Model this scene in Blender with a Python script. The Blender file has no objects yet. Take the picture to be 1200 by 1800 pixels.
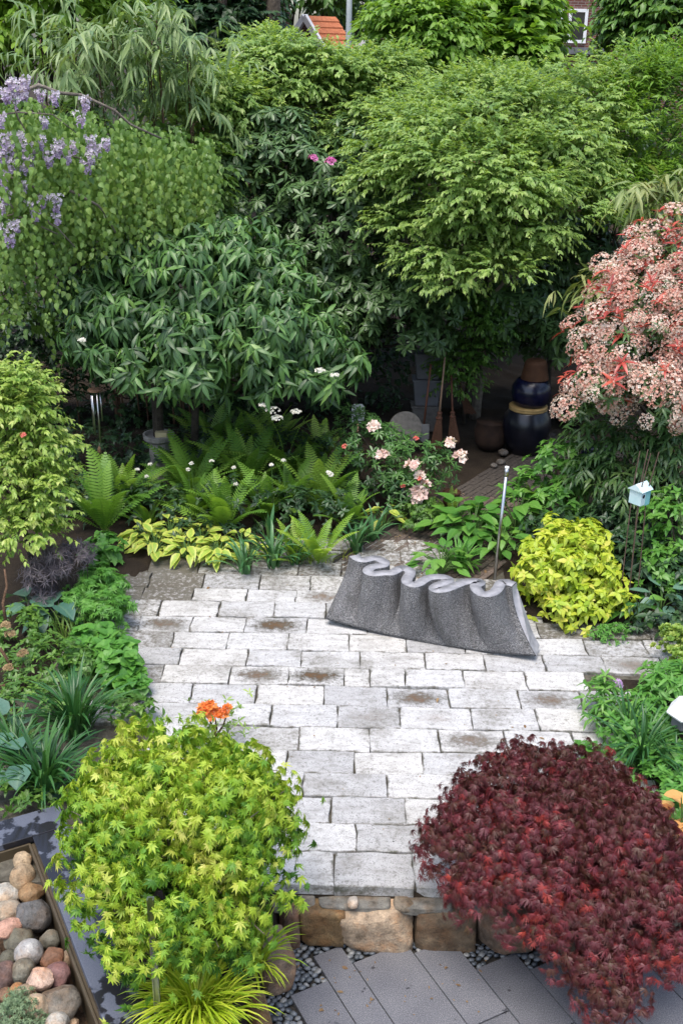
import bpy, math, random
import numpy as np
from mathutils import Matrix, Vector

# ------------------------------------------------------------------ camera, sky, sun, exposure
SC = bpy.context.scene
COL = SC.collection
FPX, PITCH, ROLL, CAMH = 1900.0, math.radians(23.3), math.radians(1.1), 5.0
cam_data = bpy.data.cameras.new('camera')
cam = bpy.data.objects.new('camera', cam_data)
COL.objects.link(cam)
cam_data.sensor_fit = 'HORIZONTAL'
cam_data.sensor_width = 36.0
cam_data.lens = FPX / 1200.0 * 36.0
cam_data.clip_start = 0.05
cam_data.clip_end = 2000.0
CAMM = Matrix.Rotation(math.pi / 2 - PITCH, 3, 'X') @ Matrix.Rotation(ROLL, 3, 'Z')
cam.matrix_world = Matrix.Translation((0, 0, CAMH)) @ CAMM.to_4x4()
SC.camera = cam

SUN_EL, SUN_AZ = math.radians(70), math.radians(205)     # azimuth from +Y clockwise (behind, a little left)
world = bpy.data.worlds.new('World')
SC.world = world
world.use_nodes = True
wn = world.node_tree
wn.nodes.clear()
sky = wn.nodes.new('ShaderNodeTexSky')
sky.sky_type = 'NISHITA'
sky.sun_disc = False
sky.sun_elevation = SUN_EL
sky.sun_rotation = SUN_AZ
sky.altitude = 0
sky.air_density = 1.0
sky.dust_density = 3.0
sky.ozone_density = 0.6
bg = wn.nodes.new('ShaderNodeBackground')
bg.inputs['Strength'].default_value = 0.15
wo = wn.nodes.new('ShaderNodeOutputWorld')
wn.links.new(sky.outputs[0], bg.inputs['Color'])
wn.links.new(bg.outputs[0], wo.inputs['Surface'])

sun_data = bpy.data.lights.new('sun', 'SUN')
sun_data.energy = 1.4
sun_data.angle = math.radians(35)
sun_data.color = (1.0, 0.96, 0.9)
sun = bpy.data.objects.new('sun', sun_data)
COL.objects.link(sun)
_sd = Vector((math.sin(SUN_AZ) * math.cos(SUN_EL), math.cos(SUN_AZ) * math.cos(SUN_EL), math.sin(SUN_EL)))
sun.rotation_euler = _sd.to_track_quat('Z', 'Y').to_euler()
sun.location = (-6, -6, 20)

SC.view_settings.view_transform = 'Standard'
SC.view_settings.look = 'None'
SC.view_settings.exposure = 1.15
SC.view_settings.gamma = 1.0
SC.view_settings.use_curve_mapping = False
SC.cycles.use_denoising = True
SC.cycles.max_bounces = 8
SC.cycles.diffuse_bounces = 4
SC.cycles.glossy_bounces = 3
SC.cycles.transmission_bounces = 4
SC.cycles.transparent_max_bounces = 4

# ------------------------------------------------------------------ helpers
rng = np.random.default_rng(11)
random.seed(11)
_M = np.array(CAMM)
_C = np.array([0.0, 0.0, CAMH])


def ray(px, py):
    return _M @ np.array([(px - 600) / FPX, -(py - 900) / FPX, -1.0])


def G(px, py, z=0.0):
    d = ray(px, py)
    return _C + d * ((z - CAMH) / d[2])


def V(px, py, Y):
    d = ray(px, py)
    return _C + d * (Y / d[1])


def ppm(p):
    return FPX / -((np.asarray(p) - _C) @ _M)[2]


def proj(P):
    q = (np.asarray(P) - _C) @ _M
    return np.stack([600 + FPX * q[:, 0] / -q[:, 2], 900 - FPX * q[:, 1] / -q[:, 2], -q[:, 2]], 1)


def nrm(a):
    return a / np.maximum(np.linalg.norm(a, axis=-1, keepdims=True), 1e-9)


def lobe(px, py, Y, rx, ry, d):
    c = V(px, py, Y)
    s = ppm(c)
    for _ in range(60):                 # low plants stand on the soil
        if Y > 13 or Y < 5.9 or c[2] >= .6 * ry / s / .93: break
        Y -= .03
        c = V(px, py, Y)
        s = ppm(c)
    return (c, np.array([rx / s, d, ry / s / 0.93]))


def tag(o, label=None, cat=None, group=None, kind=None):
    if label: o['label'] = label
    if cat: o['category'] = cat
    if group: o['group'] = group
    if kind: o['kind'] = kind
    return o


def empty(name, loc, label=None, cat=None, group=None, rz=0.0):
    o = bpy.data.objects.new(name, None)
    o.location = [float(v) for v in loc]
    o.rotation_euler = (0, 0, rz)
    o.empty_display_size = 0.1
    COL.objects.link(o)
    return tag(o, label, cat, group)


def mesh_np(name, verts, faces, mat=None, lf=None, smooth=False):
    """verts (n,3); faces: (m,3)/(m,4) array or list of lists"""
    me = bpy.data.meshes.new(name)
    if isinstance(faces, np.ndarray):
        n, k = faces.shape
        me.vertices.add(len(verts))
        me.vertices.foreach_set('co', np.asarray(verts, np.float32).ravel())
        me.loops.add(n * k)
        me.loops.foreach_set('vertex_index', faces.astype(np.int32).ravel())
        me.polygons.add(n)
        me.polygons.foreach_set('loop_start', np.arange(0, n * k, k, dtype=np.int32))
        me.polygons.foreach_set('loop_total', np.full(n, k, np.int32))
        me.update(calc_edges=True)
    else:
        me.from_pydata([tuple(map(float, v)) for v in verts], [], faces)
        me.update()
    if lf is not None:
        a = me.attributes.new('lf', 'FLOAT_VECTOR', 'POINT')
        a.data.foreach_set('vector', np.asarray(lf, np.float32).ravel())
    if smooth:
        me.polygons.foreach_set('use_smooth', np.ones(len(me.polygons), bool))
    if mat:
        me.materials.append(mat)
    return me


def link(name, me, parent=None, loc=(0, 0, 0)):
    o = bpy.data.objects.new(name, me)
    COL.objects.link(o)
    o.location = [float(v) for v in loc]
    if parent:
        o.parent = parent
    return o


class MB:
    """collects polygons for one mesh object"""

    def __init__(s):
        s.v, s.f = [], []

    def add(s, vs, fs):
        b = len(s.v)
        s.v += [tuple(map(float, q)) for q in vs]
        s.f += [[b + i for i in f] for f in fs]

    def box(s, lo, hi, m=None):
        x0, y0, z0 = lo
        x1, y1, z1 = hi
        vs = [(x0, y0, z0), (x1, y0, z0), (x1, y1, z0), (x0, y1, z0), (x0, y0, z1), (x1, y0, z1), (x1, y1, z1), (x0, y1, z1)]
        if m is not None:
            vs = [tuple(m @ Vector(q)) for q in vs]
        s.add(vs, [[3, 2, 1, 0], [4, 5, 6, 7], [0, 1, 5, 4], [1, 2, 6, 5], [2, 3, 7, 6], [3, 0, 4, 7]])

    def tube(s, pts, rads, n=8, cap=True):
        pts = [np.array(p, float) for p in pts]
        rings = []
        ref = np.array([0.13, 0.31, 0.94])
        for i, p in enumerate(pts):
            d = pts[min(i + 1, len(pts) - 1)] - pts[max(i - 1, 0)]
            d = d / max(np.linalg.norm(d), 1e-9)
            if abs(d @ ref) > 0.97:
                a = np.cross(d, np.array([1.0, 0.2, 0.0]))
            else:
                a = np.cross(d, ref)
            a /= np.linalg.norm(a)
            b = np.cross(d, a)
            rings.append([p + rads[i] * (math.cos(t) * a + math.sin(t) * b) for t in np.linspace(0, 2 * math.pi, n, endpoint=False)])
        vs = [q for r in rings for q in r]
        fs = []
        for i in range(len(pts) - 1):
            for j in range(n):
                k = (j + 1) % n
                fs.append([i * n + j, i * n + k, (i + 1) * n + k, (i + 1) * n + j])
        if cap:
            fs.append(list(range(n))[::-1])
            fs.append([(len(pts) - 1) * n + j for j in range(n)])
        s.add(vs, fs)

    def lathe(s, prof, n=24, c=(0, 0, 0)):
        vs, fs = [], []
        for r, z in prof:
            for t in np.linspace(0, 2 * math.pi, n, endpoint=False):
                vs.append((c[0] + r * math.cos(t), c[1] + r * math.sin(t), c[2] + z))
        for i in range(len(prof) - 1):
            for j in range(n):
                k = (j + 1) % n
                fs.append([i * n + j, i * n + k, (i + 1) * n + k, (i + 1) * n + j])
        fs.append(list(range(n))[::-1])
        fs.append([(len(prof) - 1) * n + j for j in range(n)])
        s.add(vs, fs)

    def build(s, name, mat, parent=None, loc=(0, 0, 0), smooth=False):
        me = mesh_np(name, s.v, s.f, mat, smooth=smooth)
        return link(name, me, parent, loc)


# ------------------------------------------------------------------ materials
def nodes(name):
    m = bpy.data.materials.new(name)
    m.use_nodes = True
    nt = m.node_tree
    nt.nodes.clear()
    out = nt.nodes.new('ShaderNodeOutputMaterial')
    return m, nt, out


def lk(nt, a, b):
    nt.links.new(a, b)


def ramp(nt, fac, stops):
    r = nt.nodes.new('ShaderNodeValToRGB')
    el = r.color_ramp.elements
    while len(el) > len(stops):
        el.remove(el[-1])
    while len(el) < len(stops):
        el.new(0.5)
    for e, (p, c) in zip(el, stops):
        e.position = p
        e.color = (*c, 1) if len(c) == 3 else c
    lk(nt, fac, r.inputs[0])
    return r.outputs[0]


def mixc(nt, fac, a, b, mode='MIX'):
    m = nt.nodes.new('ShaderNodeMix')
    m.data_type = 'RGBA'
    m.blend_type = mode
    for sock, v in ((m.inputs[0], fac), (m.inputs[6], a), (m.inputs[7], b)):
        if hasattr(v, 'links') or hasattr(v, 'is_linked'):
            lk(nt, v, sock)
        elif isinstance(v, (int, float)):
            sock.default_value = v
        else:
            sock.default_value = (*v, 1) if len(v) == 3 else v
    return m.outputs[2]


def math_n(nt, op, a, b=None):
    m = nt.nodes.new('ShaderNodeMath')
    m.operation = op
    for i, v in enumerate((a, b)):
        if v is None: continue
        if isinstance(v, (int, float)):
            m.inputs[i].default_value = v
        else:
            lk(nt, v, m.inputs[i])
    return m.outputs[0]


def noise(nt, vec, scale, detail=4, rough=0.55):
    n = nt.nodes.new('ShaderNodeTexNoise')
    n.inputs['Scale'].default_value = scale
    n.inputs['Detail'].default_value = detail
    n.inputs['Roughness'].default_value = rough
    lk(nt, vec, n.inputs['Vector'])
    return n.outputs['Fac']


def principled(nt, out, color, rough=0.7, spec=0.4, normal=None, metal=0.0):
    p = nt.nodes.new('ShaderNodeBsdfPrincipled')
    for k, v in (('Base Color', color), ('Roughness', rough), ('Specular IOR Level', spec), ('Metallic', metal)):
        if isinstance(v, (int, float)):
            p.inputs[k].default_value = v
        elif isinstance(v, tuple):
            p.inputs[k].default_value = (*v, 1)
        else:
            lk(nt, v, p.inputs[k])
    if normal is not None:
        lk(nt, normal, p.inputs['Normal'])
    lk(nt, p.outputs[0], out.inputs['Surface'])
    return p


def bump(nt, h, strength=0.5, dist=0.01):
    b = nt.nodes.new('ShaderNodeBump')
    b.inputs['Strength'].default_value = strength
    b.inputs['Distance'].default_value = dist
    lk(nt, h, b.inputs['Height'])
    return b.outputs[0]


def objco(nt):
    return nt.nodes.new('ShaderNodeTexCoord').outputs['Object']


def geopos(nt):
    return nt.nodes.new('ShaderNodeNewGeometry').outputs['Position']


def objrnd(nt):
    return nt.nodes.new('ShaderNodeObjectInfo').outputs['Random']


def leaf_mat(name, stops, rough=0.42, trans=0.3, vein=0.25, spec=0.45, edge=None, tboost=1.6, core=None):
    """stops: colours along the per-leaf tint (old leaf to young leaf)"""
    m, nt, out = nodes(name)
    at = nt.nodes.new('ShaderNodeAttribute')
    at.attribute_name = 'lf'
    sx = nt.nodes.new('ShaderNodeSeparateXYZ')
    lk(nt, at.outputs['Vector'], sx.inputs[0])
    k = len(stops)
    col = ramp(nt, sx.outputs[2], [(i / max(k - 1, 1), c) for i, c in enumerate(stops)])
    ax = math_n(nt, 'ABSOLUTE', sx.outputs[0])
    nz = noise(nt, geopos(nt), 45, 2)
    col = mixc(nt, math_n(nt, 'MULTIPLY', math_n(nt, 'SUBTRACT', nz, 0.35), 0.9), col, mixc(nt, 1.0, col, (0.55, 0.6, 0.5), 'MULTIPLY'))
    if edge is not None:
        f = ramp(nt, math_n(nt, 'ADD', ax, math_n(nt, 'MULTIPLY', math_n(nt, 'SUBTRACT', nz, 0.5), 0.9)), [(0.42, (0, 0, 0)), (0.6, (1, 1, 1))])
        col = mixc(nt, f, col, edge)
    if vein > 0:
        f = ramp(nt, ax, [(0.0, (vein,) * 3), (0.16, (0, 0, 0))])
        col = mixc(nt, f, col, mixc(nt, 1.0, col, (0.12, 0.14, 0.06), 'ADD'))
    p = nt.nodes.new('ShaderNodeBsdfPrincipled')
    lk(nt, col, p.inputs['Base Color'])
    p.inputs['Roughness'].default_value = rough
    p.inputs['Specular IOR Level'].default_value = spec
    t = nt.nodes.new('ShaderNodeBsdfTranslucent')
    lk(nt, mixc(nt, 1.0, col, (tboost, tboost * 0.95, tboost * 0.45), 'MULTIPLY'), t.inputs['Color'])
    mx = nt.nodes.new('ShaderNodeMixShader')
    mx.inputs[0].default_value = trans
    lk(nt, p.outputs[0], mx.inputs[1])
    lk(nt, t.outputs[0], mx.inputs[2])
    lk(nt, mx.outputs[0], out.inputs['Surface'])
    return m


def simple(name, a, b, scale=6, rough=0.8, spec=0.3, bmp=0.3, bd=0.01, detail=6, metal=0.0, obj=True):
    m, nt, out = nodes(name)
    co = objco(nt) if obj else geopos(nt)
    n1 = noise(nt, co, scale, detail)
    col = ramp(nt, n1, [(0.3, a), (0.7, b)])
    n2 = noise(nt, co, scale * 5, 4)
    principled(nt, out, col, rough, spec, bump(nt, n2, bmp, bd), metal)
    return m


def bark(name, a, b):
    return simple(name, a, b, 14, 0.9, 0.2, 0.8, 0.02)
# ------------------------------------------------------------------ setting materials
def m_granite():
    m, nt, out = nodes('granite_slab')
    co = objco(nt)
    rnd = objrnd(nt)
    va = nt.nodes.new('ShaderNodeVectorMath'); va.operation = 'ADD'
    cb = nt.nodes.new('ShaderNodeCombineXYZ')
    lk(nt, math_n(nt, 'MULTIPLY', rnd, 37.0), cb.inputs[0])
    lk(nt, math_n(nt, 'MULTIPLY', rnd, 91.0), cb.inputs[1])
    lk(nt, co, va.inputs[0]); lk(nt, cb.outputs[0], va.inputs[1])
    v = va.outputs[0]
    ms_ = nt.nodes.new('ShaderNodeMapping'); ms_.inputs['Scale'].default_value = (.55, 1.5, 1); ms_.inputs['Rotation'].default_value = (0, 0, .12)
    lk(nt, v, ms_.inputs[0])
    big = noise(nt, ms_.outputs[0], 9, 8, .68)
    fine = noise(nt, v, 90, 3, 0.7)
    mid = noise(nt, v, 26, 6, 0.75)
    col = ramp(nt, big, [(0.3, (0.33, 0.328, 0.315)), (0.45, (0.47, 0.468, 0.462)), (0.6, (0.55, 0.55, 0.55)), (0.75, (0.61, 0.61, 0.615))])
    col = mixc(nt, ramp(nt, fine, [(0.54, (0, 0, 0)), (0.66, (0.75, 0.75, 0.75))]), col, (0.2, 0.197, 0.19))
    col = mixc(nt, ramp(nt, mid, [(0.52, (0, 0, 0)), (0.68, (0.8, 0.8, 0.8))]), col, (0.17, 0.165, 0.15))
    pit = noise(nt, v, 48, 2, 0.6)
    col = mixc(nt, ramp(nt, pit, [(0.66, (0, 0, 0)), (0.73, (0.9, 0.9, 0.9))]), col, (0.07, 0.065, 0.055))
    col = mixc(nt, 1.0, col, ramp(nt, rnd, [(0, (0.72, 0.72, 0.72)), (0.5, (.96, .96, .96)), (1, (1.0, 0.985, 0.95))]), 'MULTIPLY')
    # stains and grown-in dirt, per slab
    st = nt.nodes.new('ShaderNodeAttribute'); st.attribute_type = 'OBJECT'; st.attribute_name = 'stain'
    dt = nt.nodes.new('ShaderNodeAttribute'); dt.attribute_type = 'OBJECT'; dt.attribute_name = 'dirt'
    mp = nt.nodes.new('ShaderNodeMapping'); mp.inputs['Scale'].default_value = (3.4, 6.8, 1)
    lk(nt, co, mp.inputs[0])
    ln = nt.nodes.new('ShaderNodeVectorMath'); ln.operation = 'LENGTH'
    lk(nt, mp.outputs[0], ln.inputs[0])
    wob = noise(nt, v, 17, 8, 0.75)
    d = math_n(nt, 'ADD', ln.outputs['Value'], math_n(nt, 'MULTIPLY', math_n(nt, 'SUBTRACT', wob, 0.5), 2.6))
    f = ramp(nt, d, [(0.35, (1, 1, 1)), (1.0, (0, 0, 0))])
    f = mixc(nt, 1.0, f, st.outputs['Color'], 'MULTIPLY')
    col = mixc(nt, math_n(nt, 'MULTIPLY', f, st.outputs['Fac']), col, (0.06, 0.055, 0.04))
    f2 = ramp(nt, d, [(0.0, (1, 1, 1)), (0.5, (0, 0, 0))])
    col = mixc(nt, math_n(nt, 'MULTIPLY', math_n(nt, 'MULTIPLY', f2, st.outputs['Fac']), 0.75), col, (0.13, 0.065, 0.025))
    gr = ramp(nt, math_n(nt, 'ADD', wob, math_n(nt, 'SUBTRACT', math_n(nt, 'MULTIPLY', dt.outputs['Fac'], 0.55), 0.27)), [(0.46, (0, 0, 0)), (0.64, (1, 1, 1))])
    gr = math_n(nt, 'MULTIPLY', gr, math_n(nt, 'MINIMUM', math_n(nt, 'MULTIPLY', dt.outputs['Fac'], 1.6), 0.93))
    col = mixc(nt, gr, col, (0.085, 0.074, 0.052))
    ea = nt.nodes.new('ShaderNodeAttribute'); ea.attribute_name = 'lf'
    es = nt.nodes.new('ShaderNodeSeparateXYZ'); lk(nt, ea.outputs['Vector'], es.inputs[0])
    en = noise(nt, v, 9, 7, .7)
    ef = ramp(nt, math_n(nt, 'ADD', math_n(nt, 'MULTIPLY', math_n(nt, 'POWER', es.outputs[0], 2.2), .22), math_n(nt, 'MULTIPLY', en, .9)), [(.62, (0, 0, 0)), (.76, (.85, .85, .85))])
    col = mixc(nt, ef, col, ramp(nt, big, [(.4, (.075, .078, .052)), (.6, (.12, .105, .082))]))
    wn_ = noise(nt, geopos(nt), 1.9, 7, .62)
    wf_ = ramp(nt, wn_, [(.5, (0, 0, 0)), (.66, (.8, .8, .8))])
    col = mixc(nt, math_n(nt, 'MULTIPLY', wf_, ramp(nt, mid, [(.35, (.35, .35, .35)), (.6, (1, 1, 1))])), col, (.15, .142, .12))
    h = math_n(nt, 'ADD', math_n(nt, 'MULTIPLY', mid, 0.7), math_n(nt, 'MULTIPLY', fine, 0.3))
    principled(nt, out, col, 0.72, 0.3, bump(nt, h, 0.8, 0.012))
    return m


def m_rock():
    m, nt, out = nodes('natural_rock')
    oi = nt.nodes.new('ShaderNodeObjectInfo')
    co = objco(nt)
    va = nt.nodes.new('ShaderNodeVectorMath'); va.operation = 'ADD'
    cb = nt.nodes.new('ShaderNodeCombineXYZ')
    lk(nt, math_n(nt, 'MULTIPLY', oi.outputs['Random'], 53.0), cb.inputs[0])
    lk(nt, co, va.inputs[0]); lk(nt, cb.outputs[0], va.inputs[1])
    v = va.outputs[0]
    n1 = noise(nt, v, 11, 8, 0.65)
    n2 = noise(nt, v, 90, 4, 0.7)
    n3 = noise(nt, v, 6, 5, .65)
    c = mixc(nt, 1.0, oi.outputs['Color'], ramp(nt, n1, [(0.3, (0.3, 0.28, 0.25)), (0.46, (0.85, 0.83, 0.8)), (0.58, (1.1, 1.08, 1.05)), (0.72, (1.75, 1.7, 1.6))]), 'MULTIPLY')
    c = mixc(nt, ramp(nt, n2, [(0.52, (0, 0, 0)), (0.66, (0.55, 0.55, 0.55))]), c, mixc(nt, 1.0, c, (0.3, 0.3, 0.3), 'MULTIPLY'))
    c = mixc(nt, ramp(nt, n3, [(0.48, (0, 0, 0)), (0.66, (0.65, 0.65, 0.65))]), c, mixc(nt, 1.0, c, (1.15, 0.78, 0.5), 'MULTIPLY'))
    ro = math_n(nt, 'ADD', math_n(nt, 'MULTIPLY', n3, 0.4), 0.35)
    principled(nt, out, c, ro, 0.45, bump(nt, math_n(nt, 'ADD', n1, math_n(nt, 'MULTIPLY', n2, 0.3)), 0.9, 0.03))
    return m


def m_soil():
    m, nt, out = nodes('soil')
    p = geopos(nt)
    a, b = noise(nt, p, 3, 6), noise(nt, p, 60, 5, 0.7)
    col = ramp(nt, a, [(0.3, (0.022, 0.016, 0.011)), (0.7, (0.05, 0.037, 0.025))])
    col = mixc(nt, ramp(nt, b, [(0.6, (0, 0, 0)), (0.7, (1, 1, 1))]), col, (0.10, 0.075, 0.05))
    principled(nt, out, col, 0.95, 0.2, bump(nt, b, 1.0, 0.03))
    return m


def m_tile():
    m, nt, out = nodes('blue_grey_stone_tile')
    p = geopos(nt)
    a = noise(nt, p, 5, 5)
    b = noise(nt, p, 150, 4, 0.85)
    w = noise(nt, p, 6.5, 3, 0.6)
    col = ramp(nt, b, [(0.36, (0.055, 0.058, 0.066)), (0.5, (0.11, 0.113, 0.126)), (0.64, (0.27, 0.27, 0.285))])
    col = mixc(nt, 1.0, col, ramp(nt, a, [(0.3, (0.85, 0.85, 0.87)), (0.7, (1.1, 1.09, 1.08))]), 'MULTIPLY')
    col = mixc(nt, 1.0, col, ramp(nt, objrnd(nt), [(0, (0.85, 0.85, 0.86)), (1, (1.1, 1.1, 1.1))]), 'MULTIPLY')
    wet = ramp(nt, w, [(0.66, (0, 0, 0)), (0.685, (1, 1, 1))])
    col = mixc(nt, math_n(nt, 'MULTIPLY', wet, 0.8), col, (0.045, 0.045, 0.05))
    ro = math_n(nt, 'SUBTRACT', 0.62, math_n(nt, 'MULTIPLY', wet, 0.45))
    principled(nt, out, col, ro, 0.4, bump(nt, b, 0.25, 0.004))
    return m


def m_slate_rim():
    m, nt, out = nodes('wet_slate_blue_steel')
    p = geopos(nt)
    w = noise(nt, p, 4.3, 4, 0.55)
    b = noise(nt, p, 120, 3)
    wet = ramp(nt, w, [(0.5, (0, 0, 0)), (0.53, (1, 1, 1))])
    col = ramp(nt, b, [(0.35, (0.075, 0.085, 0.115)), (0.7, (0.12, 0.13, 0.165))])
    col = mixc(nt, wet, col, (0.018, 0.018, 0.022))
    ro = math_n(nt, 'SUBTRACT', 0.5, math_n(nt, 'MULTIPLY', wet, 0.42))
    principled(nt, out, col, ro, 0.5, bump(nt, b, 0.1, 0.003))
    return m


def m_objcol(name, rough=0.6, var=0.5, scale=40, spec=0.4, b=0.3):
    m, nt, out = nodes(name)
    oi = nt.nodes.new('ShaderNodeObjectInfo')
    n1 = noise(nt, objco(nt), scale, 5)
    c = mixc(nt, 1.0, oi.outputs['Color'], ramp(nt, n1, [(0.3, (1 - var,) * 3), (0.7, (1 + var,) * 3)]), 'MULTIPLY')
    principled(nt, out, c, rough, spec, bump(nt, n1, b, 0.005))
    return m


def m_pebble():
    m, nt, out = nodes('river_pebble')
    n1 = noise(nt, geopos(nt), 35, 3)
    c = ramp(nt, objrnd(nt), [(0, (0.055, 0.065, 0.075)), (0.4, (0.10, 0.115, 0.13)), (0.75, (0.15, 0.165, 0.18)), (1, (0.24, 0.24, 0.23))])
    c = mixc(nt, 1.0, c, ramp(nt, n1, [(0.3, (0.7, 0.7, 0.7)), (0.7, (1.2, 1.2, 1.2))]), 'MULTIPLY')
    principled(nt, out, c, 0.45, 0.5)
    return m


GRANITE, ROCK, SOIL, TILE, RIM, PEB = m_granite(), m_rock(), m_soil(), m_tile(), m_slate_rim(), m_pebble()
BRICK = m_objcol('path_brick', 0.85, 0.45, 30)
STEEL = simple('brushed_steel', (0.42, 0.42, 0.42), (0.55, 0.55, 0.55), 3, 0.28, 0.5, 0.05, 0.001, metal=1.0)

# ------------------------------------------------------------------ ground
U2 = np.array([math.cos(math.radians(-62)), math.sin(math.radians(-62))])   # direction of basin and tiles
V2 = np.array([-U2[1], U2[0]])
BC = np.array([-2.03, 5.78])         # inner corner of the basin rim


def uv_in(x, y, o):
    d0, d1 = x - o[0], y - o[1]
    return d0 * U2[0] + d1 * U2[1], d0 * V2[0] + d1 * V2[1]


def ground_z(x, y):
    z = 0.02 + 0.025 * np.sin(x * 5.1 + 1.3 * np.sin(y * 3.3)) * np.cos(y * 4.3) + 0.015 * np.sin(x * 13 + y * 11)
    z = z + np.clip((y - 14) * 0.01, 0, 0.3)
    pat = ((y > 5.3) & (y < 10.7) & (x > -2.0 + (y - 10) * 0.28 * -1 * -1) & (x < 3.1) & (y < np.where(x > 1.7, 9.1, 10.7)) & ((x < 2.35) | (y > 8.1)))
    z = np.where(pat, -0.045, z)
    path = (np.abs((x - 0.35) - (y - 10.2) * 0.42) < 1.2) & (y > 10.2) & (y < 15.5)
    z = np.where(path, np.minimum(z, -0.03), z)
    low = (y < 5.46) & (x > -0.52 + (y - 4.7) * 0.25)
    z = np.where(low, -0.47, z)
    z = np.where((y < 4.2) & (x <= -0.5), -0.0, z)
    u, v = uv_in(x, y, BC)
    z = np.where((v < 0.12) & (u > -0.12) & (u < 2.9) & (v > -1.9), -0.5, z)
    return z


def build_ground():
    near_x = np.arange(-6, 6.001, 0.08)
    near_y = np.arange(1.0, 18.001, 0.08)
    xs = np.concatenate([[-900, -300, -100, -40, -20, -10], near_x, [10, 20, 40, 100, 300, 900]])
    ys = np.concatenate([[-900, -300, -60, -20, -6, -2], near_y, [20, 24, 30, 40, 70, 150, 400, 900]])
    X, Y = np.meshgrid(xs, ys)
    Z = ground_z(X, Y)
    far = (np.abs(X) > 9) | (Y > 23) | (Y < 0)
    Z = np.where(far, 0.0, Z)
    nx, ny = len(xs), len(ys)
    i = np.arange(nx - 1)[None] + nx * np.arange(ny - 1)[:, None]
    f = np.stack([i, i + 1, i + nx + 1, i + nx], -1).reshape(-1, 4)
    o = link('ground', mesh_np('ground', np.stack([X, Y, Z], -1).reshape(-1, 3), f, SOIL))
    tag(o, 'dark brown garden soil under the beds', kind='structure')
    return o


build_ground()


# ------------------------------------------------------------------ patio of granite slabs
def x_at(px, Y):
    lo, hi = 300.0, 2600.0
    for _ in range(40):
        m = (lo + hi) / 2
        if G(px, m)[1] > Y: lo = m
        else: hi = m
    return G(px, lo)[0]


ROWY = [10.86, 10.56, 10.25, 9.94, 9.61, 9.35, 9.03, 8.74, 8.44, 8.15, 7.86, 7.56, 7.25, 6.94, 6.66, 6.38, 6.09, 5.80, 5.47]
JOINTS = [
    [265, 360, 460], [260, 355, 450, 545], [262, 350, 440, 525, 600],
    [264, 357, 457, 546], [251, 339, 434, 520, 612], [281, 385, 482, 572, 668], [245, 336, 430, 539, 645, 745],
    [304, 400, 507, 613, 714, 815, 920, 1029, 1135], [217, 317, 434, 529, 632, 747, 851, 956, 1062, 1165],
    [285, 404, 507, 605, 650, 712, 815, 924, 1030, 1140], [336, 450, 569, 680, 788, 913, 1022, 1130],
    [355, 475, 593, 703, 829, 943, 1060], [400, 526, 650, 772, 889, 1010], [385, 504, 623, 743, 865, 990],
    [415, 533, 680, 801, 925], [455, 582, 713, 835, 960], [500, 625, 740, 870, 990], [455, 587, 726, 850, 985]]
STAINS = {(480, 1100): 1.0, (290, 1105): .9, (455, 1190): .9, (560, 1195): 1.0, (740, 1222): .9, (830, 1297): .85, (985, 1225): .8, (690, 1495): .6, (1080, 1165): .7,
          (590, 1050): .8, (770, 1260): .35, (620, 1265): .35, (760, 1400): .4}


def slab_mesh(w, d, th, chip):
    # irregular outline, slightly dressed top edge
    def edge(p, q, n):
        out = []
        for i in range(n):
            t = i / n
            j = rng.normal(0, chip, 2)
            out.append((p[0] + (q[0] - p[0]) * t + j[0], p[1] + (q[1] - p[1]) * t + j[1]))
        return out
    hw, hd = w / 2, d / 2
    c = [(-hw, -hd), (hw, -hd), (hw, hd), (-hw, hd)]
    ol = edge(c[0], c[1], 4) + edge(c[1], c[2], 3) + edge(c[2], c[3], 4) + edge(c[3], c[0], 3)
    n = len(ol)
    tz = rng.normal(0, 0.0018, 4)
    def top(x, y):
        return tz[0] + tz[1] * x / hw + tz[2] * y / hd
    k = np.clip(rng.normal(0.004, 0.002, n), 0.001, 0.012)
    k2 = np.clip(rng.normal(0.045, 0.012, n), 0.02, 0.07)
    vs = [(x, y, -th) for x, y in ol] + [(x, y, top(x, y) - 0.0045) for x, y in ol]
    vs += [(x * (1 - k[i] / hw), y * (1 - k[i] / hd), top(x, y)) for i, (x, y) in enumerate(ol)]
    vs += [(x * (1 - k2[i] / hw), y * (1 - k2[i] / hd), top(x, y) + .0008) for i, (x, y) in enumerate(ol)]
    fs = []
    for L in (0, 1, 2):
        for i in range(n):
            j = (i + 1) % n
            fs.append([L * n + i, L * n + j, (L + 1) * n + j, (L + 1) * n + i])
    fs.append([3 * n + i for i in range(n)])
    lf = np.zeros((4 * n, 3)); lf[:3 * n, 0] = 1
    return mesh_np('slab', vs, fs, GRANITE, lf)


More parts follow.
